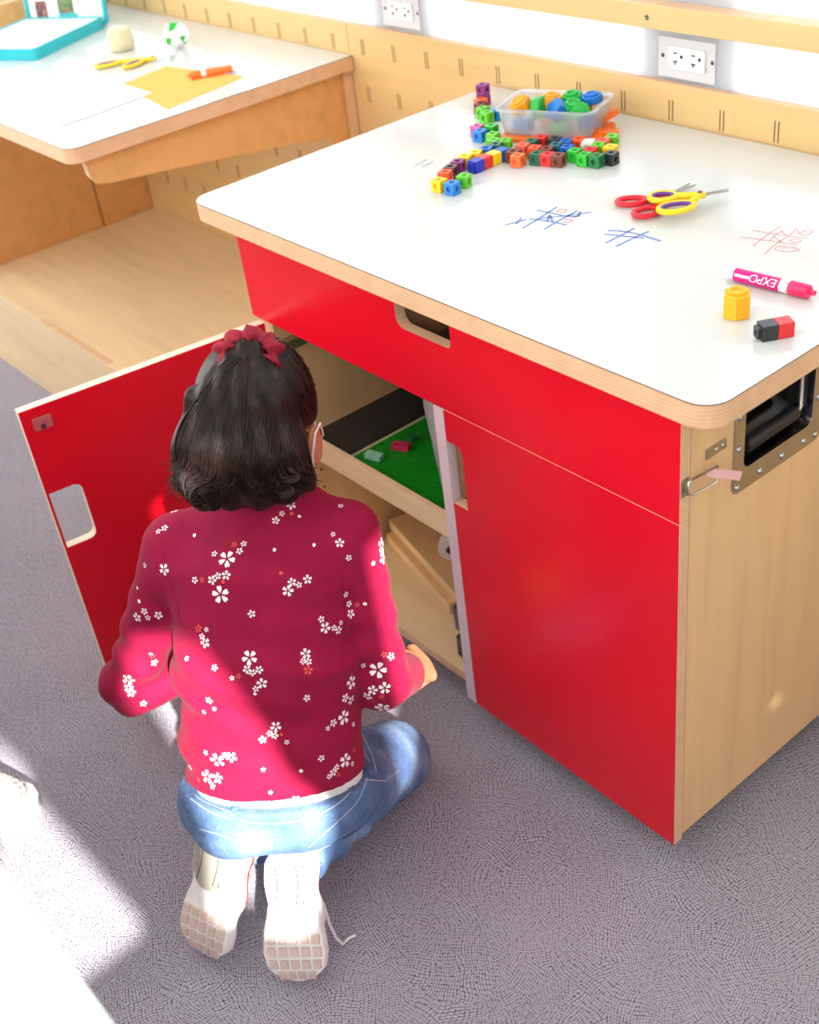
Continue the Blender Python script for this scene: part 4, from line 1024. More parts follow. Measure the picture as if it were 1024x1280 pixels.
# ------------------------------------------------------------------ linking cubes on the worktop
CUBE_COL = {'yellow': (250, 206, 20), 'sky blue': (36, 128, 206), 'lime green': (96, 196, 40), 'orange red': (240, 84, 40), 'dark brown': (84, 40, 36), 'purple': (132, 36, 116),
            'navy blue': (22, 48, 176), 'red': (220, 44, 48), 'brown': (120, 58, 40), 'dark green': (24, 98, 72), 'black': (40, 44, 46), 'orange': (248, 112, 48), 'maroon': (120, 44, 44),
            'teal': (30, 106, 110), 'blue': (24, 100, 188), 'white': (238, 232, 222), 'green': (44, 186, 48), 'forest green': (32, 118, 62), 'pink': (206, 96, 160), 'coral': (236, 104, 84)}
CM = {k: mat('shiny %s plastic' % k, srgb(*v), 0.28, var=0.05, scale=60, bump=0.02) for k, v in CUBE_COL.items()}
CS = 0.0186
def cube_mesh(stud):
    """hollow faced snap cube: round sockets in five faces and a stud on one"""
    mb = MB(); h = CS / 2; N = 12
    for ax in range(3):
        for sg in (-1, 1):
            def P(a, b, c):
                v = [0, 0, 0]; v[ax] = sg * c; v[(ax + 1) % 3] = a; v[(ax + 2) % 3] = b; return v
            sq = []
            for i in range(N):
                t = 2 * math.pi * (i + 0.5) / N; c, s = math.cos(t), math.sin(t); m_ = max(abs(c), abs(s)); sq.append(P(h * c / m_, h * s / m_, h))
            # snap to square corners
            rr = 0.0044
            rim = [P(rr * math.cos(2 * math.pi * (i + 0.5) / N), rr * math.sin(2 * math.pi * (i + 0.5) / N), h) for i in range(N)]
            isst = (ax, sg) == stud
            dz = 0.0034 if isst else -0.0040
            top = [P(rr * (0.9 if isst else 1) * math.cos(2 * math.pi * (i + 0.5) / N), rr * (0.9 if isst else 1) * math.sin(2 * math.pi * (i + 0.5) / N), h + dz) for i in range(N)]
            fs = [(i, (i + 1) % N, (i + 1) % N + N, i + N) for i in range(N)] + [(i + N, (i + 1) % N + N, (i + 1) % N + 2 * N, i + 2 * N) for i in range(N)] + [tuple(range(2 * N, 3 * N))]
            mb.add(sq + rim + top, fs)
    for cx in (-1, 1):       # corner fillers of the square faces
        pass
    return mb
def solid_cube_mesh(stud):
    """smooth sided cube with one square stud and its small hole"""
    mb = MB(); h = CS / 2; mb.box(-h, h, -h, h, -h, h)
    ax, sg = stud; q = h * 0.66
    lo = [-q] * 3; hi = [q] * 3; lo[ax] = h + 0.0001 if sg > 0 else -h - 0.0042; hi[ax] = h + 0.0042 if sg > 0 else -h - 0.0001
    return mb, (lo, hi)
MESH = {}
def cube(name_col, x, y, z0, yaw, label, group=None, stud=(2, 1), smooth=False):
    key = (name_col, stud, smooth)
    o = None
    if key not in MESH:
        if smooth: mb = solid_cube_mesh(stud)[0]
        else: mb = cube_mesh(stud)
        MESH[key] = mb.mesh('linking_cube', CM[name_col], weld=True)
    o = link('linking_cube', MESH[key]); o.location = (x, y, z0 + CS / 2 + 0.0003); o.rotation_euler = (0, 0, yaw)
    b = o.modifiers.new('bevel', 'BEVEL'); b.width = 0.0007; b.segments = 2; b.limit_method = 'ANGLE'; b.angle_limit = math.radians(50)
    tag(o, label, 'toy cube', group or 'linking cubes on the worktop')
    return o
K3 = lambda X, Y: (520 + X / 3.657, 80 + Y / 3.657)
Y10 = math.radians(10)
# colour, photo point of the cube's top centre, direction, where it is
CB = [('yellow', 105, 527, 8, 'end of the chain, touching the sky blue cube'), ('sky blue', 164, 540, 8, 'end of the chain, between yellow and lime green cubes'), ('lime green', 218, 508, 20, 'with a raised stud, in front of the purple cube', (2, 1)),
 ('orange red', 133, 490, 25, 'between the yellow and dark brown cubes of the chain'), ('dark brown', 158, 467, 25, 'between the orange red and purple cubes'), ('purple', 190, 442, 25, 'lying on the worktop beside the navy blue cube'),
 ('yellow', 225, 418, 25, 'behind the purple cube of the chain'), ('yellow', 272, 400, 30, 'next to the blue cube behind the four-cube rod'),
 ('blue', 325, 380, 30, 'behind the four-cube rod, next to a dark green cube'), ('dark green', 363, 364, 30, 'behind the four-cube rod, next to a lime green cube'), ('lime green', 405, 346, 30, 'behind the blue end of the four-cube rod'),
 ('brown', 447, 398, 12, 'between the rod end and the loose orange cube'), ('coral', 488, 366, 12, 'behind the loose orange cube'), ('dark green', 527, 348, 20, 'between the coral and red cubes by the tray'), ('red', 572, 330, 20, 'touching the orange mat under the tray'),
 ('black', 636, 338, 20, 'in the row just in front of the frosted tray'), ('orange', 463, 412, 14, 'standing loose in front of the brown cube'), ('orange red', 545, 378, 25, 'behind the dark green end of the three-cube rod'),
 ('maroon', 608, 378, 25, 'behind the red middle of the three-cube rod'), ('teal', 658, 360, 25, 'between the maroon and blue cubes'), ('blue', 703, 345, 25, 'between the teal and orange red cubes'), ('orange red', 742, 322, 25, 'beside the white cube near the tray corner'),
 ('white', 780, 347, 25, 'the only white one in the heap'), ('blue', 690, 374, 22, 'between the maroon cube and the green pair'), ('green', 727, 391, 10, 'next to the blue cube, first of the green pair'), ('green', 770, 409, 10, 'second of the green pair, beside forest green'),
 ('forest green', 826, 416, 10, 'with a wide round stud at the front of the heap'), ('black', 892, 404, 5, 'at the end of the heap, in front of a yellow cube'), ('yellow', 890, 374, 5, 'behind the black cube at the heap end'),
 ('lime green', 836, 362, 25, 'behind the forest green cube'), ('red', 798, 386, 15, 'behind the forest green cube, touching the green pair'), ('coral', 858, 344, 25, 'between two lime green cubes near the orange pieces'), ('lime green', 892, 327, 25, 'farthest of the heap beside the orange pieces'),
 ('lime green', 324, 218, 4, 'at the near end of the receding row by the tray'), ('lime green', 304, 197, 4, 'second in the receding row by the tray'), ('maroon', 296, 177, 4, 'under the bend of the receding row'), ('orange', 296, 158, 4, 'next to the raised purple cube'),
 ('sky blue', 369, 204, 20, 'touching the frosted tray corner'), ('pink', 280, 280, 10, 'behind the sky blue cube beside the tray'), ('sky blue', 292, 302, 10, 'in front of the pink cube'),
 ('green', 343, 279, 10, 'beside the pink cube and the tray'), ('lime green', 352, 316, 12, 'in front of the green cube by the tray'), ('lime green', 356, 343, 12, 'touching the green cubes and the orange mat')]
pos = []
for q in CB:
    p = pz(*K3(q[1], q[2]), T + CS); pos.append([p.x, p.y])
# rods of snapped cubes as line segments
rods = []
def rod(cols, a, b, label, smooth, dz=CS, conv=K3):
    p0 = pz(*conv(*a), T + dz); p1 = pz(*conv(*b), T + dz); d = (p1 - p0); d.z = 0; d.normalize(); n = len(cols); c = (p0 + p1) / 2
    yaw = math.atan2(d.y, d.x)
    out = []
    for i, k in enumerate(cols):
        q = c + d * (i - (n - 1) / 2) * (CS + 0.0004); out.append((k, q.x, q.y, yaw, label[i]))
    rods.append((out, smooth)); return out
rod(['navy blue', 'red', 'yellow', 'blue'], (268, 440), (398, 385), ['navy blue smooth linking cube at the stud end of the four-cube rod', 'red smooth linking cube in the four-cube rod, next to navy', 'yellow smooth linking cube in the four-cube rod, next to blue', 'blue smooth linking cube at the far end of the four-cube rod'], True)
rod(['dark green', 'red', 'brown'], (553, 404), (650, 413), ['dark green linking cube at the end of the three-cube rod', 'red linking cube in the middle of the three-cube rod', 'brown linking cube at the end of the three-cube rod'], False)
fixed = [(x, y) for r, _ in rods for (_, x, y, _, _) in r]
tc, ta = Vector((0.294, 0.544)), math.atan2(0.062, 0.156)                 # frosted tray centre and turn
def tray_push(p):
    l = Matrix.Rotation(-ta, 2) @ (Vector(p) - tc); hx_, hy_ = 0.088 + 0.0125, 0.058 + 0.0125
    if abs(l.x) < hx_ and abs(l.y) < hy_:
        if hx_ - abs(l.x) < hy_ - abs(l.y): l.x = math.copysign(hx_, l.x)
        else: l.y = math.copysign(hy_, l.y)
        w = Matrix.Rotation(ta, 2) @ l + tc; p[0], p[1] = w.x, w.y
for it in range(260):
    for i in range(len(pos)):
        for j in range(i + 1, len(pos)):
            dx_, dy_ = pos[j][0] - pos[i][0], pos[j][1] - pos[i][1]; d_ = math.hypot(dx_, dy_) + 1e-9; mn = 0.0212
            if d_ < mn:
                e = (mn - d_) / 2 / d_; pos[i][0] -= dx_ * e; pos[i][1] -= dy_ * e; pos[j][0] += dx_ * e; pos[j][1] += dy_ * e
        for fx, fy in fixed:
            dx_, dy_ = pos[i][0] - fx, pos[i][1] - fy; d_ = math.hypot(dx_, dy_) + 1e-9
            if d_ < 0.0225: e = (0.0225 - d_) / d_; pos[i][0] += dx_ * e; pos[i][1] += dy_ * e
        tray_push(pos[i])
for q, (x, y) in zip(CB, pos):
    cube(q[0], x, y, T, math.radians(q[3]), '%s linking cube %s' % (q[0], q[4]), stud=(q[5] if len(q) > 5 else (0, -1)) if q[0] != 'forest green' else (2, 1))
for out, smooth in rods:
    for (k, x, y, yaw, lb) in out: cube(k, x, y, T, yaw, lb, stud=(0, -1), smooth=smooth)
pp = pos[[i for i, q in enumerate(CB) if 'raised purple' in q[4]][0]]
fw_ = Vector((-0.55, 0.83)) * 0.0205
cube('purple', pp[0] + fw_.x, pp[1] + fw_.y, T, Y10, 'purple linking cube beneath another purple one at the row end')
cube('purple', pp[0] + fw_.x, pp[1] + fw_.y, T + CS + 0.0008, math.radians(16), 'purple linking cube stacked highest at the row end', stud=(0, -1))

# ------------------------------------------------------------------ frosted tray of big hexagon pieces
tr = thing('tray', (tc.x, tc.y, T + 0.0085), 'frosted plastic tray full of orange, green and blue hexagon pieces', 'tray', rz=ta)
mb = MB(); prof = []
def ring(hw, hh, r, z): return [Vector((a, b, z)) for a, b in rrect(-hw, hw, -hh, hh, r, 5)]
rs = [ring(0.076, 0.044, 0.012, 0.0), ring(0.083, 0.051, 0.014, 0.040), ring(0.0875, 0.0555, 0.016, 0.0405), ring(0.0875, 0.0555, 0.016, 0.0435), ring(0.0815, 0.0495, 0.013, 0.0435), ring(0.0745, 0.0425, 0.011, 0.0022)]
k = len(rs[0]); vs = [q for r in rs for q in r]
mb.add(vs, [(i * k + j, i * k + (j + 1) % k, (i + 1) * k + (j + 1) % k, (i + 1) * k + j) for i in range(len(rs) - 1) for j in range(k)] + [tuple(range(k)), tuple((len(rs) - 1) * k + j for j in range(k))])
mb.build('tray_shell', M['tray'], tr, smooth=40, local=True)
M['hex_orange'] = mat('orange matte plastic', srgb(252, 160, 24), 0.4, var=0.03); M['hex_green'] = mat('green matte plastic', srgb(18, 172, 62), 0.4, var=0.03)
M['hex_blue'] = mat('blue matte plastic', srgb(14, 112, 196), 0.4, var=0.03); M['lid_orange'] = mat('bright orange plastic', srgb(250, 116, 24), 0.35, var=0.03)
lid = MB(); lid.slab(rrect(-0.080, 0.092, -0.058, 0.046, 0.012, 4), [], 2, 0.0, 0.0072, 0, 0)  # orange tray lid, laid flat beneath the frosted tray
lo = lid.build('plastic_mat', M['lid_orange'], None, org=(0, 0, 0), bevel=0.001); lo.location = (tc.x, tc.y, T + 0.0004); lo.rotation_euler = (0, 0, ta)
tag(lo, 'flat orange plastic mat lying under the frosted tray', 'mat')
def hexpiece(name, material, n, R, h, loc, rot, label, group='hexagon pieces', ringtop=True):
    o = thing(name, loc, label, 'toy block', group); o.rotation_euler = rot
    mb = MB(); ch = 0.0014
    rings = [(R - ch, 0), (R, ch), (R, h - ch), (R - ch, h)]
    vs = [(r * math.cos(2 * math.pi * i / n + math.pi / n), r * math.sin(2 * math.pi * i / n + math.pi / n), z) for r, z in rings for i in range(n)]
    fs = [(a * n + i, a * n + (i + 1) % n, (a + 1) * n + (i + 1) % n, (a + 1) * n + i) for a in range(3) for i in range(n)] + [tuple(reversed(range(n))), tuple(range(3 * n, 4 * n))]
    mb.add(vs, fs); mb.build('block', material, o, local=True)
    if ringtop:
        st = MB().lathe([(R * 0.66, h), (R * 0.66, h + 0.0026), (R * 0.60, h + 0.0034), (R * 0.42, h + 0.0034), (R * 0.36, h + 0.0010), (R * 0.05, h + 0.0010)], 20)
        st.build('raised_ring', material, o, local=True, smooth=40)
    return o
def inT(a, b, z): w = Matrix.Rotation(ta, 2) @ Vector((a, b)) + tc; return (w.x, w.y, T + 0.0085 + z)
ZP = 0.0026
hexpiece('hexagon_block', M['hex_orange'], 6, 0.0185, 0.018, inT(-0.050, -0.014, 0.032), (math.radians(22), math.radians(-18), 0.3), 'orange hexagon block with round ring, leaning at the tray end', ringtop=True)
hexpiece('hexagon_block', M['hex_green'], 6, 0.0185, 0.018, inT(-0.030, -0.010, 0.034), (math.radians(10), math.radians(78), 0.4), 'green hexagon block on edge between two orange blocks', ringtop=False)
hexpiece('hexagon_block', M['hex_orange'], 6, 0.0185, 0.020, inT(-0.009, 0.008, 0.030), (math.radians(-4), math.radians(4), 0.1), 'orange hexagon block with round ring in the middle of the tray')
hexpiece('pentagon_block', M['hex_blue'], 5, 0.0190, 0.018, inT(0.016, -0.012, 0.030), (math.radians(58), math.radians(6), -0.35), 'blue five-sided block tilted up against the tray side', ringtop=False)
hexpiece('hexagon_block', M['hex_green'], 6, 0.0180, 0.014, inT(0.024, 0.022, 0.036), (math.radians(6), math.radians(-6), 0.5), 'green hexagon block lying highest at the tray back')
hexpiece('hexagon_block', M['hex_green'], 6, 0.0180, 0.016, inT(0.034, -0.003, 0.028), (math.radians(12), math.radians(10), 0.2), 'dark green hexagon block behind the tilted blue one')
hexpiece('round_block', M['hex_blue'], 14, 0.0185, 0.012, inT(0.056, 0.026, 0.036), (math.radians(4), math.radians(-3), 0.0), 'blue round block with stepped top in the tray corner')
hexpiece('hexagon_block', M['hex_orange'], 6, 0.0180, 0.016, inT(0.040, 0.026, 0.014), (0.0, 0.0, 0.7), 'orange hexagon block half hidden under the blue round block', ringtop=False)
hexpiece('hexagon_block', M['hex_green'], 6, 0.0180, 0.016, inT(0.055, -0.018, 0.027), (math.radians(-16), math.radians(-20), 0.9), 'green hexagon block leaning in the tray corner beside the heap')
hexpiece('hexagon_block', M['hex_blue'], 6, 0.0180, 0.016, inT(-0.050, -0.016, ZP), (0, 0, 0.2), 'blue hexagon block seen through the tray side under the orange one', ringtop=False)
hexpiece('hexagon_block', M['hex_green'], 6, 0.0180, 0.016, inT(0.018, -0.020, ZP), (0, 0, 0.5), 'green hexagon block seen through the tray side under the blue one', ringtop=False)
hexpiece('hexagon_block', M['hex_orange'], 6, 0.0180, 0.020, inT(-0.010, 0.012, ZP), (0, 0, 0.3), 'orange hexagon block at the bottom middle of the tray', ringtop=False)
hexpiece('hexagon_block', M['hex_blue'], 6, 0.0180, 0.018, inT(0.052, 0.012, ZP), (0, 0, 0.8), 'blue hexagon block at the bottom of the tray corner', ringtop=False)
# orange links spilling off the lid
for (u, v, yaw, tilt, lb) in ((868, 268, 0.95, 0.42, 'orange bar leaning on the tray end'), (862, 312, 0.7, 0.0, 'orange bar lying flat beside the lime green cube')):
    p = pz(*K3(u, v), T + 0.008); b = thing('connector_bar', (p.x, p.y, T + (0.0125 if tilt else 0.0004)), lb, 'toy block', rz=yaw); b.rotation_euler = (0, -tilt, yaw)
    MB().slab(rrect(-0.024, 0.024, -0.009, 0.009, 0.007, 4), [], 2, 0.0, 0.010, 0, 0).build('bar', M['lid_orange'], b, local=True, bevel=0.001)
    MB().lathe([(0.0060, 0.0102), (0.0060, 0.0125), (0.0040, 0.0125), (0.0038, 0.0106), (0.0004, 0.0106)], 14, Matrix.Translation((-0.012, 0, 0))).build('snap_ring', M['lid_orange'], b, local=True)

# ------------------------------------------------------------------ loose things near the worktop corner
K8 = lambda X, Y: (890 + X / 7.64, 320 + Y / 7.64)
p = pz(*K8(245, 345), T + 0.030)
M['hex_yellow'] = mat('amber matte plastic', srgb(255, 178, 22), 0.42, var=0.03)
hexpiece('hexagon_block', M['hex_yellow'], 6, 0.0172, 0.030, (p.x, p.y, T + 0.0003), (0, 0, 0.62), 'single amber hexagon block beside the pink marker', group='hexagon pieces')
a = pz(*K8(535, 640), T + CS); b = pz(*K8(690, 612), T + CS); d = (b - a); d.z = 0; d.normalize(); yaw = math.atan2(d.y, d.x)
o1 = cube('black', a.x, a.y, T, yaw, 'black linking cube with square stud joined to a red one by the marker', stud=(0, -1), smooth=True)
sd = MB(); h = CS / 2
sd.slab(rrect(-h * 0.72, h * 0.72, -h * 0.72, h * 0.72, 0.002, 3), [rrect(-0.0024, 0.0024, -0.0024, 0.0024, 0.0008, 2)], 0, -h - 0.0045, -h - 0.0001, 0, 0)
ss = sd.build('stud', CM['black'], o1, local=True)
b2 = a + d * (CS + 0.0004)
M['cube_red_worn'] = CM['red']
cube('red', b2.x, b2.y, T, yaw, 'red linking cube joined to a black one by the pink marker', stud=(0, 1), smooth=True)
# studs of the smooth rod
for o in [q for q in COL.objects if q.name.startswith('linking_cube') and q.get('label', '').startswith('navy blue')]:
    MB().slab(rrect(-h * 0.72, h * 0.72, -h * 0.72, h * 0.72, 0.002, 3), [], 0, -h - 0.0040, -h - 0.0001, 0, 0).build('stud', CM['navy blue'], o, local=True)

# dry-erase marker
M['marker_white'] = mat('glossy white plastic barrel', srgb(240, 236, 232), 0.2, var=0.02); M['marker_pink'] = mat('magenta label', srgb(222, 8, 122), 0.3, var=0.03); M['cap_pink'] = mat('hot pink cap', srgb(246, 26, 96), 0.3, var=0.03)
M['print'] = mat('white lettering', srgb(255, 250, 252), 0.4, var=0.01)
def marker(p0, p1, R, body, label_m, cap, text, label, sub=None, flip=False, group=None):
    d = (p1 - p0); L = d.length; d.normalize(); yaw = math.atan2(d.y, d.x)
    o = thing('marker_pen', (p0.x, p0.y, p0.z), label, 'marker', group, rz=yaw)
    RX = Matrix.Rotation(math.radians(90), 4, 'Y')
    s_ = L / 0.128
    MB().lathe([(R * 0.5, 0), (R * 0.86, 0.0015), (R * 0.92, 0.012 * s_), (R, 0.0135 * s_), (R, 0.092 * s_), (R * 0.9, 0.0925 * s_)], 28, RX).build('barrel', body, o, smooth=40, local=True)
    lb = MB().lathe([(R * 1.005, 0.014 * s_), (R * 1.012, 0.0145 * s_), (R * 1.012, 0.080 * s_), (R * 1.005, 0.0805 * s_)], 32, RX).build('label_wrap', label_m, o, smooth=60, local=True)
    MB().lathe([(R * 0.96, 0.0928 * s_), (R * 1.08, 0.0945 * s_), (R * 1.04, 0.119 * s_), (R * 0.9, 0.1205 * s_), (R * 0.42, 0.121 * s_), (R * 0.36, 0.128 * s_), (R * 0.1, 0.128 * s_)], 28, RX).build('cap', cap, o, smooth=35, local=True)
    def wrap(txt, size, x0, phi0, material, nm, mirror=1):
        cu = bpy.data.curves.new('lettering', 'FONT'); cu.body = txt; cu.size = size; cu.shear = 0.18 if nm == 'lettering' else 0.0
        to = bpy.data.objects.new('tmp_text', cu); COL.objects.link(to); bpy.context.view_layer.update()
        me = bpy.data.meshes.new_from_object(to.evaluated_get(bpy.context.evaluated_depsgraph_get())); bpy.data.objects.remove(to)
        bm = bmesh.new(); bm.from_mesh(me); bmesh.ops.triangulate(bm, faces=bm.faces); bmesh.ops.subdivide_edges(bm, edges=[e for e in bm.edges if e.calc_length() > R * 0.25], cuts=3, use_grid_fill=True)
        for v in bm.verts:
            th = phi0 + v.co.y / R; xx = x0 + v.co.x * mirror
            th2 = phi0 + mirror * (v.co.y / R)
            v.co = Vector((xx, -R * 1.022 * math.cos(th2), R * 1.022 * math.sin(th2)))
        bm.to_mesh(me); bm.free(); me.materials.clear(); me.materials.append(material)
        t_ = link(nm, me, lb); t_['label'] = 'printed lettering "%s"' % txt; return t_
    if text: wrap(text[0], text[1], text[2] * s_, text[3], M['print'], 'lettering', -1)
    if sub:
        bx = MB(); n = 6; vs = []
        for i in range(n + 1):
            th = sub[2] + (sub[3] - sub[2]) * i / n
            for xx in (sub[0] * s_, sub[1] * s_): vs.append((xx, -R * 1.02 * math.cos(th), R * 1.02 * math.sin(th)))
        bx.add(vs, [(2 * i, 2 * i + 1, 2 * i + 3, 2 * i + 2) for i in range(n)]).build('label_box', M['print'], lb, local=True)
        wrap('LOW ODOR', R * 0.30, (sub[1] - 0.001) * s_, sub[3] - 0.12, label_m, 'small_lettering', -1)
    return o
RM = 0.0082
p0 = pz(*K8(140, 160), T + RM); p1 = pz(*K8(988, 362), T + RM)
p0.z = p1.z = T + RM * 1.085
marker(p0, p1, RM, M['marker_white'], M['marker_pink'], M['cap_pink'], ('EXPO', 0.0145, 0.0785, 1.10), 'pink dry-erase marker with hot pink cap near the worktop corner', sub=(0.0165, 0.038, 0.22, 0.62))
# second marker on the desk
M['marker_orange'] = mat('orange marker label', srgb(250, 122, 50), 0.35, var=0.03)
p0 = pz(297, 84, T + 0.009); p1 = pz(234, 95, T + 0.009); p0.z = p1.z = T + 0.0009 + 0.0075 * 1.09
marker(p0, p1, 0.0075, M['marker_white'], M['marker_orange'], M['marker_orange'], None, 'orange marker lying across the orange sheet of paper')

# ------------------------------------------------------------------ scissors
def scissors(name, blades, loops, tips, pivot, z0, handle_m, inner_m, label, group):
    """loops: (centre, half length vector end, half width); all as worktop points"""
    c = Vector((pivot.x, pivot.y, z0)); o = thing(name, c, label, 'scissors', group)
    for i, (ctr, end, hw) in enumerate(loops):
        ax = (end - ctr); ax.z = 0; L = ax.length; ax.normalize(); sd = Vector((-ax.y, ax.x, 0)); zc = z0 + 0.0055
        path = []; inner = []
        for k in range(28):
            t = 2 * math.pi * k / 28; r = 1 + 0.10 * math.cos(t)
            q = ctr + ax * (L * math.cos(t)) + sd * (hw * r * math.sin(t)); q.z = zc; path.append(q)
            q2 = ctr + ax * ((L - 0.0036) * math.cos(t)) + sd * ((hw * r - 0.0036) * math.sin(t)); q2.z = zc + 0.0004; inner.append(q2)
        mb = MB(); mb.tube(path, 0.0042, 10, closed=True)
        j0 = ctr - ax * L; 
        best = min(path, key=lambda q: (q - pivot).length); pv = Vector((pivot.x, pivot.y, zc))
        mb.tube([best, best.lerp(pv, 0.5), pv, pv + (pv - best).normalized() * 0.008], [0.0048, 0.0052, 0.0050, 0.0040], 10)
        h = mb.build('handle', handle_m, o, smooth=180)
        if inner_m is not None: MB().tube(inner, 0.0030, 8, closed=True).build('soft_insert', inner_m, h, smooth=180)
    for i, tp in enumerate(tips):
        d = (tp - pivot); d.z = 0; L = d.length; d.normalize(); sd = Vector((-d.y, d.x, 0)); zz = z0 + 0.0046 + 0.0012 * i
        sg = 1 if i == 0 else -1
        pts = [(0.0, -0.0050), (L * 0.55, -0.0042), (L * 0.9, -0.0024), (L, 0.0), (L * 0.96, 0.0012), (0.0, 0.0045)]
        lo = [Vector((pivot.x, pivot.y, zz)) + d * a + sd * (b * sg) for a, b in pts]; hi = [q + Vector((0, 0, 0.0011)) for q in lo]; n = len(pts)
        MB().add(lo + hi, [tuple(reversed(range(n))), tuple(range(n, 2 * n))] + [(k, (k + 1) % n, (k + 1) % n + n, k + n) for k in range(n)]).build('blade', M['chrome'], o)
    MB().lathe([(0.0034, 0), (0.0034, 0.0012), (0.0024, 0.0022), (0.0003, 0.0024)], 14, Matrix.Translation((pivot.x, pivot.y, z0 + 0.0098))).build('pivot_screw', inner_m or M['chrome'], o, smooth=50)
    return o
M['sc_red'] = mat('glossy red plastic', srgb(226, 26, 48), 0.22, var=0.03); M['sc_yellow'] = mat('glossy yellow plastic', srgb(252, 210, 22), 0.25, var=0.03); M['sc_purple'] = mat('purple soft plastic', srgb(112, 60, 140), 0.45, var=0.05)
KS = lambda X, Y: (760 + X / 6.4, 220 + Y / 6.4)
g = lambda X, Y, z=T + 0.005: pz(*KS(X, Y), z)
scissors('scissors', None, [(g(195, 205), g(75, 212), 0.0125), (g(315, 290), g(215, 318), 0.0135)], [g(662, 58), g(712, 76)], g(470, 172), T + 0.0003, M['sc_red'], None, 'red handled scissors under the yellow pair', 'scissors on the worktop')
gz = lambda X, Y: pz(*KS(X, Y), T + 0.014)
scissors('scissors', None, [(gz(440, 180), gz(335, 190), 0.0145), (gz(548, 265), gz(410, 290), 0.0150)], [gz(970, 115), gz(966, 140)], gz(735, 170), T + 0.0112, M['sc_yellow'], M['sc_purple'], 'yellow scissors with purple grips lying over the red pair', 'scissors on the worktop')
K5 = lambda X, Y: (110 + X / 5.12, Y / 5.12)
gd = lambda X, Y: pz(*K5(X, Y), T + 0.006)
scissors('scissors', None, [(gd(125, 410), gd(50, 425), 0.013), (gd(290, 408), gd(235, 430), 0.012)], [gd(572, 352), gd(560, 366)], gd(415, 375), T + 0.0004, M['sc_yellow'], M['sc_purple'], 'yellow and purple scissors lying beside the yarn ball', None)

# ------------------------------------------------------------------ things on the built-in desk
def sheet(corners, z0, material, label, nm, th=0.0004, group=None):
    o = MB(); c = sum((Vector(q) for q in corners), Vector()) / len(corners); n = len(corners)
    lo = [Vector((q.x, q.y, z0)) for q in corners]; hi = [Vector((q.x, q.y, z0 + th)) for q in corners]
    o.add(lo + hi, [tuple(reversed(range(n))), tuple(range(n, 2 * n))] + [(k, (k + 1) % n, (k + 1) % n + n, k + n) for k in range(n)])
    ob = o.build(nm, material, None, org=(c.x, c.y, z0)); return tag(ob, label, 'paper', group)
def rect_from(a, b, depth):
    d = (b - a); n = Vector((-d.y, d.x, 0)).normalized(); return [a, b, b + n * depth, a + n * depth]
sheet([pz(u, v, T) for u, v in ((151, 106), (207, 83), (306, 96), (210, 137))], T + 0.0002, M['paper_orange'], 'sheet of orange paper half under a white sheet', 'paper_sheet')
sheet([pz(u, v, T) for u, v in ((76, 159), (190, 117), (108, 92), (-12, 132))], T + 0.0009, M['paper'], 'white sheet of paper overlapping the orange one', 'paper_sheet', 0.0008)
sheet([pz(u, v, T) for u, v in ((-10, 118), (60, 98), (30, 82), (-40, 98))], T + 0.0003, M['paper'], 'white sheet of paper in front of the teal case', 'paper_sheet')
sheet([pz(u, v, T) for u, v in ((256, 80), (300, 92), (312, 84), (262, 66))], T + 0.0002, M['paper'], 'small white paper scrap beyond the orange marker', 'paper_sheet')
# yarn ball
p = pz(152, 64, T); M['yarn'] = mat('cream cotton yarn', srgb(232, 222, 184), 0.9, var=0.06, scale=300, bump=0.3)
yb = thing('yarn_ball', (p.x - 0.01, p.y + 0.01, T + 0.0003), 'cream ball of cotton yarn standing on the white desk', 'yarn')
mb = MB().lathe([(0.020, 0), (0.026, 0.004), (0.029, 0.018), (0.0285, 0.034), (0.024, 0.047), (0.014, 0.051), (0.005, 0.049)], 28)
yo = mb.build('yarn_core', M['yarn'], yb, smooth=60, local=True)
wd = MB(); rg = random.Random(2)
for k in range(15):
    z = 0.006 + 0.0029 * k; r = np.interp(z, [0, 0.018, 0.034, 0.047, 0.051], [0.026, 0.029, 0.0285, 0.024, 0.014]) + 0.0004; tx = rg.uniform(-0.12, 0.12); ph = rg.uniform(0, 6)
    wd.tube([(r * math.cos(a), r * math.sin(a), z + tx * r * math.sin(a + ph)) for a in [i * 2 * math.pi / 28 for i in range(28)]], 0.0011, 5, closed=True)
wo = wd.build('yarn_winding', M['yarn'], yo, local=True, smooth=180); wo['kind'] = 'stuff'
# folded paper ball, white with green faces
p = pz(224, 60, T); M['green_paper'] = mat('bright green paper', srgb(20, 176, 36), 0.7, var=0.05)
pb = thing('paper_ball', (p.x, p.y, T + 0.0005), 'faceted white paper ball with green patches', 'paper ball')
bm = bmesh.new(); bmesh.ops.create_icosphere(bm, subdivisions=2, radius=0.029)
rg = random.Random(5)
for v in bm.verts: v.co *= 1 + rg.uniform(-0.05, 0.04)
mnz = min(v.co.z for v in bm.verts)
for v in bm.verts: v.co.z -= mnz
me = bpy.data.meshes.new('paper_facets'); 
todir = (CAM - Vector((p.x, p.y, T + 0.029))).normalized()
for f in bm.faces:
    c = (f.calc_center_median() - Vector((0, 0, 0.029))).normalized(); s_ = c.dot(Vector(CR[0])); u_ = -c.dot(Vector(CR[1])); w_ = c.dot(todir)
    g_ = (w_ > 0.1 and ((abs(s_ + 0.30) < 0.30 and u_ > 0.02 and u_ < 0.72) or (s_ < -0.30 and u_ < -0.55) or (s_ > 0.55 and u_ < -0.50) or (s_ > 0.15 and u_ > 0.72))) or (w_ < -0.2 and u_ > 0.1 and abs(s_) < 0.4)
    f.material_index = 1 if g_ else 0
bm.to_mesh(me); bm.free(); me.materials.append(M['paper']); me.materials.append(M['green_paper'])
link('paper_facets', me, pb)
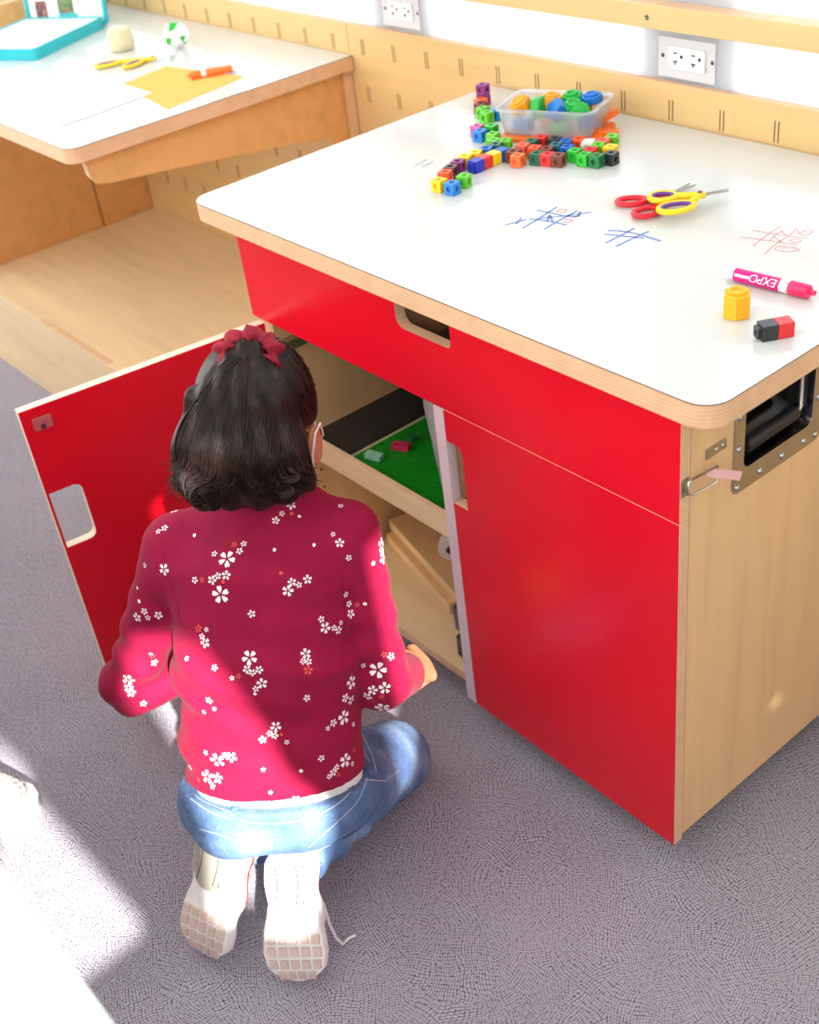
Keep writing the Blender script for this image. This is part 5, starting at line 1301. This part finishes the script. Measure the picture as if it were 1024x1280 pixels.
# teal activity case, lid standing open
M['teal'] = mat('turquoise plastic', srgb(38, 186, 196), 0.35, var=0.03); M['teal_pale'] = mat('white case inlay', srgb(240, 243, 240), 0.5, var=0.02)
tcs = thing('activity_case', (-1.34, 0.37, T), 'open turquoise activity case with a picture inside its raised lid', 'case')
c0 = pz(46, 76, T); c1 = pz(133, 34, T); c2_ = pz(-40, 73, T)
e1 = Vector((c1.x - c0.x, c1.y - c0.y, 0)); W_ = e1.length; e1.normalize(); e2 = Vector((-e1.y, e1.x, 0)); Dp = 0.25
CMx = Matrix(((e1.x, e2.x, 0, c0.x), (e1.y, e2.y, 0, c0.y), (0, 0, 1, T + 0.0003), (0, 0, 0, 1)))
mb = MB(); mb.slab(rrect(0, W_, 0, Dp, 0.014, 5), [rrect(0.006, W_ - 0.006, 0.006, Dp - 0.006, 0.010, 5)], 2, 0.0, 0.026, 0, 0, mat4=CMx); mb.box(0.005, W_ - 0.005, 0.005, Dp - 0.005, 0.0, 0.004, mat4=CMx)
cb_ = mb.build('case_base', M['teal'], tcs, smooth=40)
MB().slab(rrect(0.0065, W_ - 0.0065, 0.0065, Dp - 0.0065, 0.009, 5), [], 2, 0.0045, 0.0235, 0, 0, mat4=CMx).build('drawing_pad', M['teal_pale'], tcs, bevel=0.001)
LMx = CMx @ Matrix.Translation((W_ + 0.002, 0, 0.0)) @ Matrix.Rotation(math.radians(-100), 4, 'Y') @ Matrix.Rotation(math.radians(180), 4, 'Z') @ Matrix.Translation((0, -Dp, 0))
LMx = CMx @ Matrix.Translation((W_ + 0.016, 0, 0.001)) @ Matrix.Rotation(math.radians(-82), 4, 'Y')
mb = MB(); mb.slab(rrect(0, W_, 0, Dp, 0.014, 5), [rrect(0.006, W_ - 0.006, 0.006, Dp - 0.006, 0.010, 5)], 2, 0.0, 0.014, 0, 0, mat4=LMx); mb.box(0.005, W_ - 0.005, 0.005, Dp - 0.005, 0.0, 0.003, mat4=LMx)
ld = mb.build('case_lid', M['teal'], tcs, smooth=40)
MB().slab(rrect(0.0065, W_ - 0.0065, 0.0065, Dp - 0.0065, 0.009, 5), [], 2, 0.0035, 0.0050, 0, 0, mat4=LMx).build('lid_card', M['teal_pale'], ld)
def blotch(name, cols):
    t = NT(name); c = t.n('ShaderNodeTexCoord'); v = t.n('ShaderNodeTexVoronoi', i_Scale=95.0); t.l(c, 'Object', v, 'Vector')
    s_ = t.n('ShaderNodeSeparateColor'); t.l(v, 'Color', s_, 0)
    t.color(t.ramp(s_.outputs[0], [(i / (len(cols) - 1), srgb(*q)) for i, q in enumerate(cols)])); t.b.inputs['Roughness'].default_value = 0.6
    return t.m
M['pic_red'] = blotch('maroon picture print', [(96, 40, 44), (150, 90, 80), (90, 50, 70), (190, 150, 130)])
M['pic_green'] = blotch('green picture print', [(70, 110, 70), (120, 150, 90), (80, 90, 80), (150, 110, 80)])
M['pic_pale'] = blotch('pale green print', [(232, 240, 226), (214, 230, 200), (238, 240, 236), (222, 232, 214)])
for (a0, a1, b0, b1, mm) in ((0.012, 0.060, 0.185, 0.222, 'pic_red'), (0.030, 0.090, 0.100, 0.150, 'pic_green'), (0.012, 0.09, 0.022, 0.060, 'pic_pale')):
    MB().box(a0, a1, b0, b1, 0.0052, 0.0056, mat4=LMx).build('printed_picture', M[mm], ld)
MB().box(0.022, 0.030, 0.090, 0.150, 0.0052, 0.0057, mat4=LMx).build('printed_picture', M['teal'], ld)

# ------------------------------------------------------------------ inside the cabinet
M['base_green'] = mat('green building plate', srgb(10, 140, 22), 0.35, var=0.04)
bp_ = thing('building_plate', (0.34, 0.20, 0.3846), 'green studded building plate on the cabinet shelf', 'toy plate')
MB().box(0.218, 0.470, 0.076, 0.328, 0.3846, 0.3876).build('plate', M['base_green'], bp_, bevel=0.0006)
sdm = MB()
for i in range(30):
    for j in range(30):
        x, y = 0.2222 + 0.0084 * i, 0.0802 + 0.0084 * j; sdm.lathe([(0.0024, 0.3877), (0.0024, 0.3893)], 6, Matrix.Translation((x, y, 0)))
so_ = sdm.build('plate_studs', M['base_green'], bp_); so_['kind'] = 'stuff'
def brick(x, y, z, yaw, col, nx, ny, label):
    o = thing('toy_brick', (x, y, z), label, 'toy brick', 'toy bricks on the green plate', rz=yaw); w = 0.008 * nx; d = 0.008 * ny; mm = mat('brick plastic', srgb(*col), 0.3)
    b_ = MB().box(-w / 2, w / 2, -d / 2, d / 2, 0, 0.0096).build('brick_body', mm, o, local=True, bevel=0.0004)
    for i in range(nx):
        for j in range(ny): MB().lathe([(0.0024, 0.0097), (0.0024, 0.0113), (0.0004, 0.0113)], 10, Matrix.Translation((-w / 2 + 0.004 + 0.008 * i, -d / 2 + 0.004 + 0.008 * j, 0))).build('stud', mm, o, local=True)
zb = 0.3896
brick(0.255, 0.110, zb, 0.3, (150, 200, 176), 4, 2, 'pale mint toy brick at the edge of the green plate')
brick(0.268, 0.160, zb, 0.5, (196, 40, 84), 4, 2, 'raspberry pink toy brick on the green plate')
brick(0.305, 0.225, zb, 0.2, (232, 84, 24), 4, 2, 'orange toy brick on the green plate')
brick(0.262, 0.190, zb, 0.1, (24, 110, 60), 2, 2, 'dark green toy brick beside the pink one')
brick(0.345, 0.240, zb, 0.9, (60, 44, 40), 2, 2, 'dark brown toy brick behind the orange one')
# shallow dark bin standing on the shelf behind the plate
bn = thing('storage_bin', (0.30, 0.44, 0.3846), 'shallow dark olive bin at the back of the cabinet shelf', 'bin')
M['bin'] = mat('dark olive plastic', srgb(74, 70, 46), 0.4, var=0.05)
MB().slab(rrect(0.10, 0.48, 0.338, 0.60, 0.012, 4), [rrect(0.105, 0.475, 0.343, 0.595, 0.009, 4)], 2, 0.3846, 0.470, 0, 0).box(0.104, 0.476, 0.342, 0.596, 0.3846, 0.389).build('bin_shell', M['bin'], bn)
st_ = thing('foam_strip', (0.155, 0.2, 0.3846), 'black mat strip lying along the cabinet shelf side', 'mat')
MB().box(0.100, 0.208, 0.082, 0.330, 0.3846, 0.3905).build('mat_sheet', M['black_plastic'], st_, bevel=0.001)
# clear box lid standing on edge against the divider
cl = thing('clear_container', (0.512, 0.16, 0.3846), 'clear shallow plastic container standing on edge by the cabinet divider', 'container')
M['tray_clear'] = frosted('hazy clear plastic', (0.94, 0.95, 0.96, 1), 0.8, 0.2)
CLM = Matrix.Translation((0.510, 0.070, 0.3905)) @ Matrix.Rotation(math.radians(-9), 4, 'Y')
mb = MB(); mb.slab(rrect(0.0, 0.23, 0.0, 0.235, 0.03, 6), [rrect(0.010, 0.22, 0.010, 0.225, 0.022, 6)], 0, -0.012, 0.010, 0, 0, mat4=CLM); mb.slab(rrect(0.010, 0.22, 0.010, 0.225, 0.022, 6), [], 0, 0.006, 0.008, 0, 0, mat4=CLM)
mb.build('container_shell', M['tray_clear'], cl, smooth=40)
# plywood offcuts stacked on the bottom board
for i, (ox, oy, zz, lb) in enumerate(((0.112, 0.206, ZB + 0.0184, 'lower birch plywood offcut on the cabinet floor'), (0.104, 0.222, ZB + 0.0406, 'upper birch plywood offcut with screw holes on the cabinet floor'))):
    an = math.radians(-13.5); o = thing('plywood_board', (ox, oy, zz), lb, 'board', 'plywood offcuts', rz=an)
    MB().box(0, 0.265 + 0.02 * i, 0, 0.20 - 0.03 * i, 0, 0.022, thin=2).build('board', [M['birch_z'], M['birch_x']], o, local=True, bevel=0.0008)
    if i:
        for (a, b) in ((0.05, 0.06), (0.25, 0.03), (0.10, 0.13)): MB().lathe([(0.0042, 0.0221), (0.0042, 0.0224), (0.0003, 0.0224)], 10, Matrix.Translation((a, b, 0))).build('screw_hole', M['screw_hole'], o, local=True)
rl = thing('tape_roll', (0.292, 0.226, ZB + 0.0406 + 0.0224), 'white roll with a dark core on the plywood offcut', 'roll')
RMx = Matrix.Translation((0, 0, 0.0255)) @ Matrix.Rotation(math.radians(-50), 4, 'Z') @ Matrix.Rotation(math.radians(90), 4, 'Y')
MB().lathe([(0.009, -0.012), (0.024, -0.012), (0.025, -0.011), (0.025, 0.011), (0.024, 0.012), (0.009, 0.012)], 24, RMx).build('roll_body', M['white_plastic'], rl, smooth=40, local=True)
MB().lathe([(0.0088, -0.0135), (0.0088, 0.0135), (0.004, 0.0135)], 16, RMx).build('roll_core', M['black'], rl, smooth=40, local=True)
bkx = thing('black_clamp', (0.475, 0.085, ZB + 0.0184), 'black plastic clamp standing by the edge strip in the cabinet', 'clamp')
MB().box(0.462, 0.486, 0.080, 0.100, ZB + 0.0184, ZB + 0.064).build('clamp_jaw', M['black_plastic'], bkx, bevel=0.003)
MB().box(0.450, 0.470, 0.090, 0.116, ZB + 0.0645, ZB + 0.118).build('clamp_bar', M['black_plastic'], bkx, bevel=0.003)
# contents glimpsed through the right door's finger hole and the drawer pull
bx = thing('clear_box', (0.66, 0.20, 0.4484), 'clear plastic box behind the finger hole of the closed door', 'box')
MB().slab(rrect(0.570, 0.760, 0.080, 0.300, 0.012, 4), [rrect(0.573, 0.757, 0.083, 0.297, 0.010, 4)], 2, 0.4484, 0.545, 0, 0).box(0.572, 0.758, 0.082, 0.298, 0.4484, 0.451).build('box_shell', M['clear'], bx)
dr_r = thing('tape_roll', (0.512, 0.12, 0.6624), 'dark grey tape roll in the drawer behind the pull', 'roll')
MB().lathe([(0.018, 0), (0.036, 0), (0.038, 0.002), (0.038, 0.040), (0.036, 0.042), (0.018, 0.042)], 24).build('roll_body', mat('dark grey tape', srgb(84, 84, 86), 0.3), dr_r, smooth=40, local=True)

# ------------------------------------------------------------------ someone's checkered slip-on, toe in view
def checks():
    t = NT('checkered canvas'); c = t.n('ShaderNodeTexCoord'); mp = t.n('ShaderNodeMapping'); t.l(c, 'Object', mp, 0); mp.inputs['Rotation'].default_value = (0, 0, 0.45)
    k = t.n('ShaderNodeTexChecker', i_Scale=105.0); t.l(mp, 0, k, 'Vector'); k.inputs['Color1'].default_value = srgb(244, 242, 232); k.inputs['Color2'].default_value = srgb(150, 148, 140)
    t.color(k.outputs[0]); t.b.inputs['Roughness'].default_value = 0.8
    return t.m
M['checks'] = checks()
tp = pz(36, 1003, 0.028); hd = Vector((-0.88, -0.47, 0)).normalized(); sd_ = Vector((-hd.y, hd.x, 0))
sh = thing('slip_on_shoe', (tp.x + hd.x * 0.1, tp.y + hd.y * 0.1, 0.0), 'white slip-on shoe with a grey checkered top on the carpet', 'shoe')
def Wf(u, v, z): q = Vector((tp.x, tp.y, 0)) + hd * u + sd_ * v; return np.array((q.x, q.y, z))
def slip(P):
    d = eseg(P, Wf(0.035, 0, 0.026), Wf(0.11, 0, 0.036), np.array(sd_), 0.036, 0.022, 0.038, 0.034)
    d = smin(d, eseg(P, Wf(0.11, 0, 0.036), Wf(0.20, 0, 0.040), np.array(sd_), 0.038, 0.034, 0.032, 0.040), 0.02)
    return smax(smax(d, -(P[..., 2] - 0.016), 0.003), -ell(P, Wf(0.165, 0, 0.075), (np.array(hd), np.array(sd_), U_), (0.05, 0.026, 0.045)), 0.004)
c_ = Wf(0.12, 0, 0.05); sdf_build('canvas_upper', slip, c_ - np.array((0.17, 0.17, 0.05)), c_ + np.array((0.17, 0.17, 0.06)), 0.005, M['checks'], sh, 1)
us = [i / 20 for i in range(21)]; outl = []
hwf = lambda u: float(np.interp(u, [0, 0.02, 0.06, 0.15, 0.35, 0.6, 0.9, 0.98, 1.0], [0.004, 0.016, 0.028, 0.040, 0.044, 0.038, 0.036, 0.022, 0.006]))
ol = [tuple(Wf(u * 0.245 - 0.012, hwf(u), 0)[:2]) for u in us] + [tuple(Wf(u * 0.245 - 0.012, -hwf(u), 0)[:2]) for u in reversed(us)]
MB().slab(ol, [], 2, 0.0006, 0.022, 0, 0).build('rubber_sole', M['shoe_sole'], sh, smooth=40)
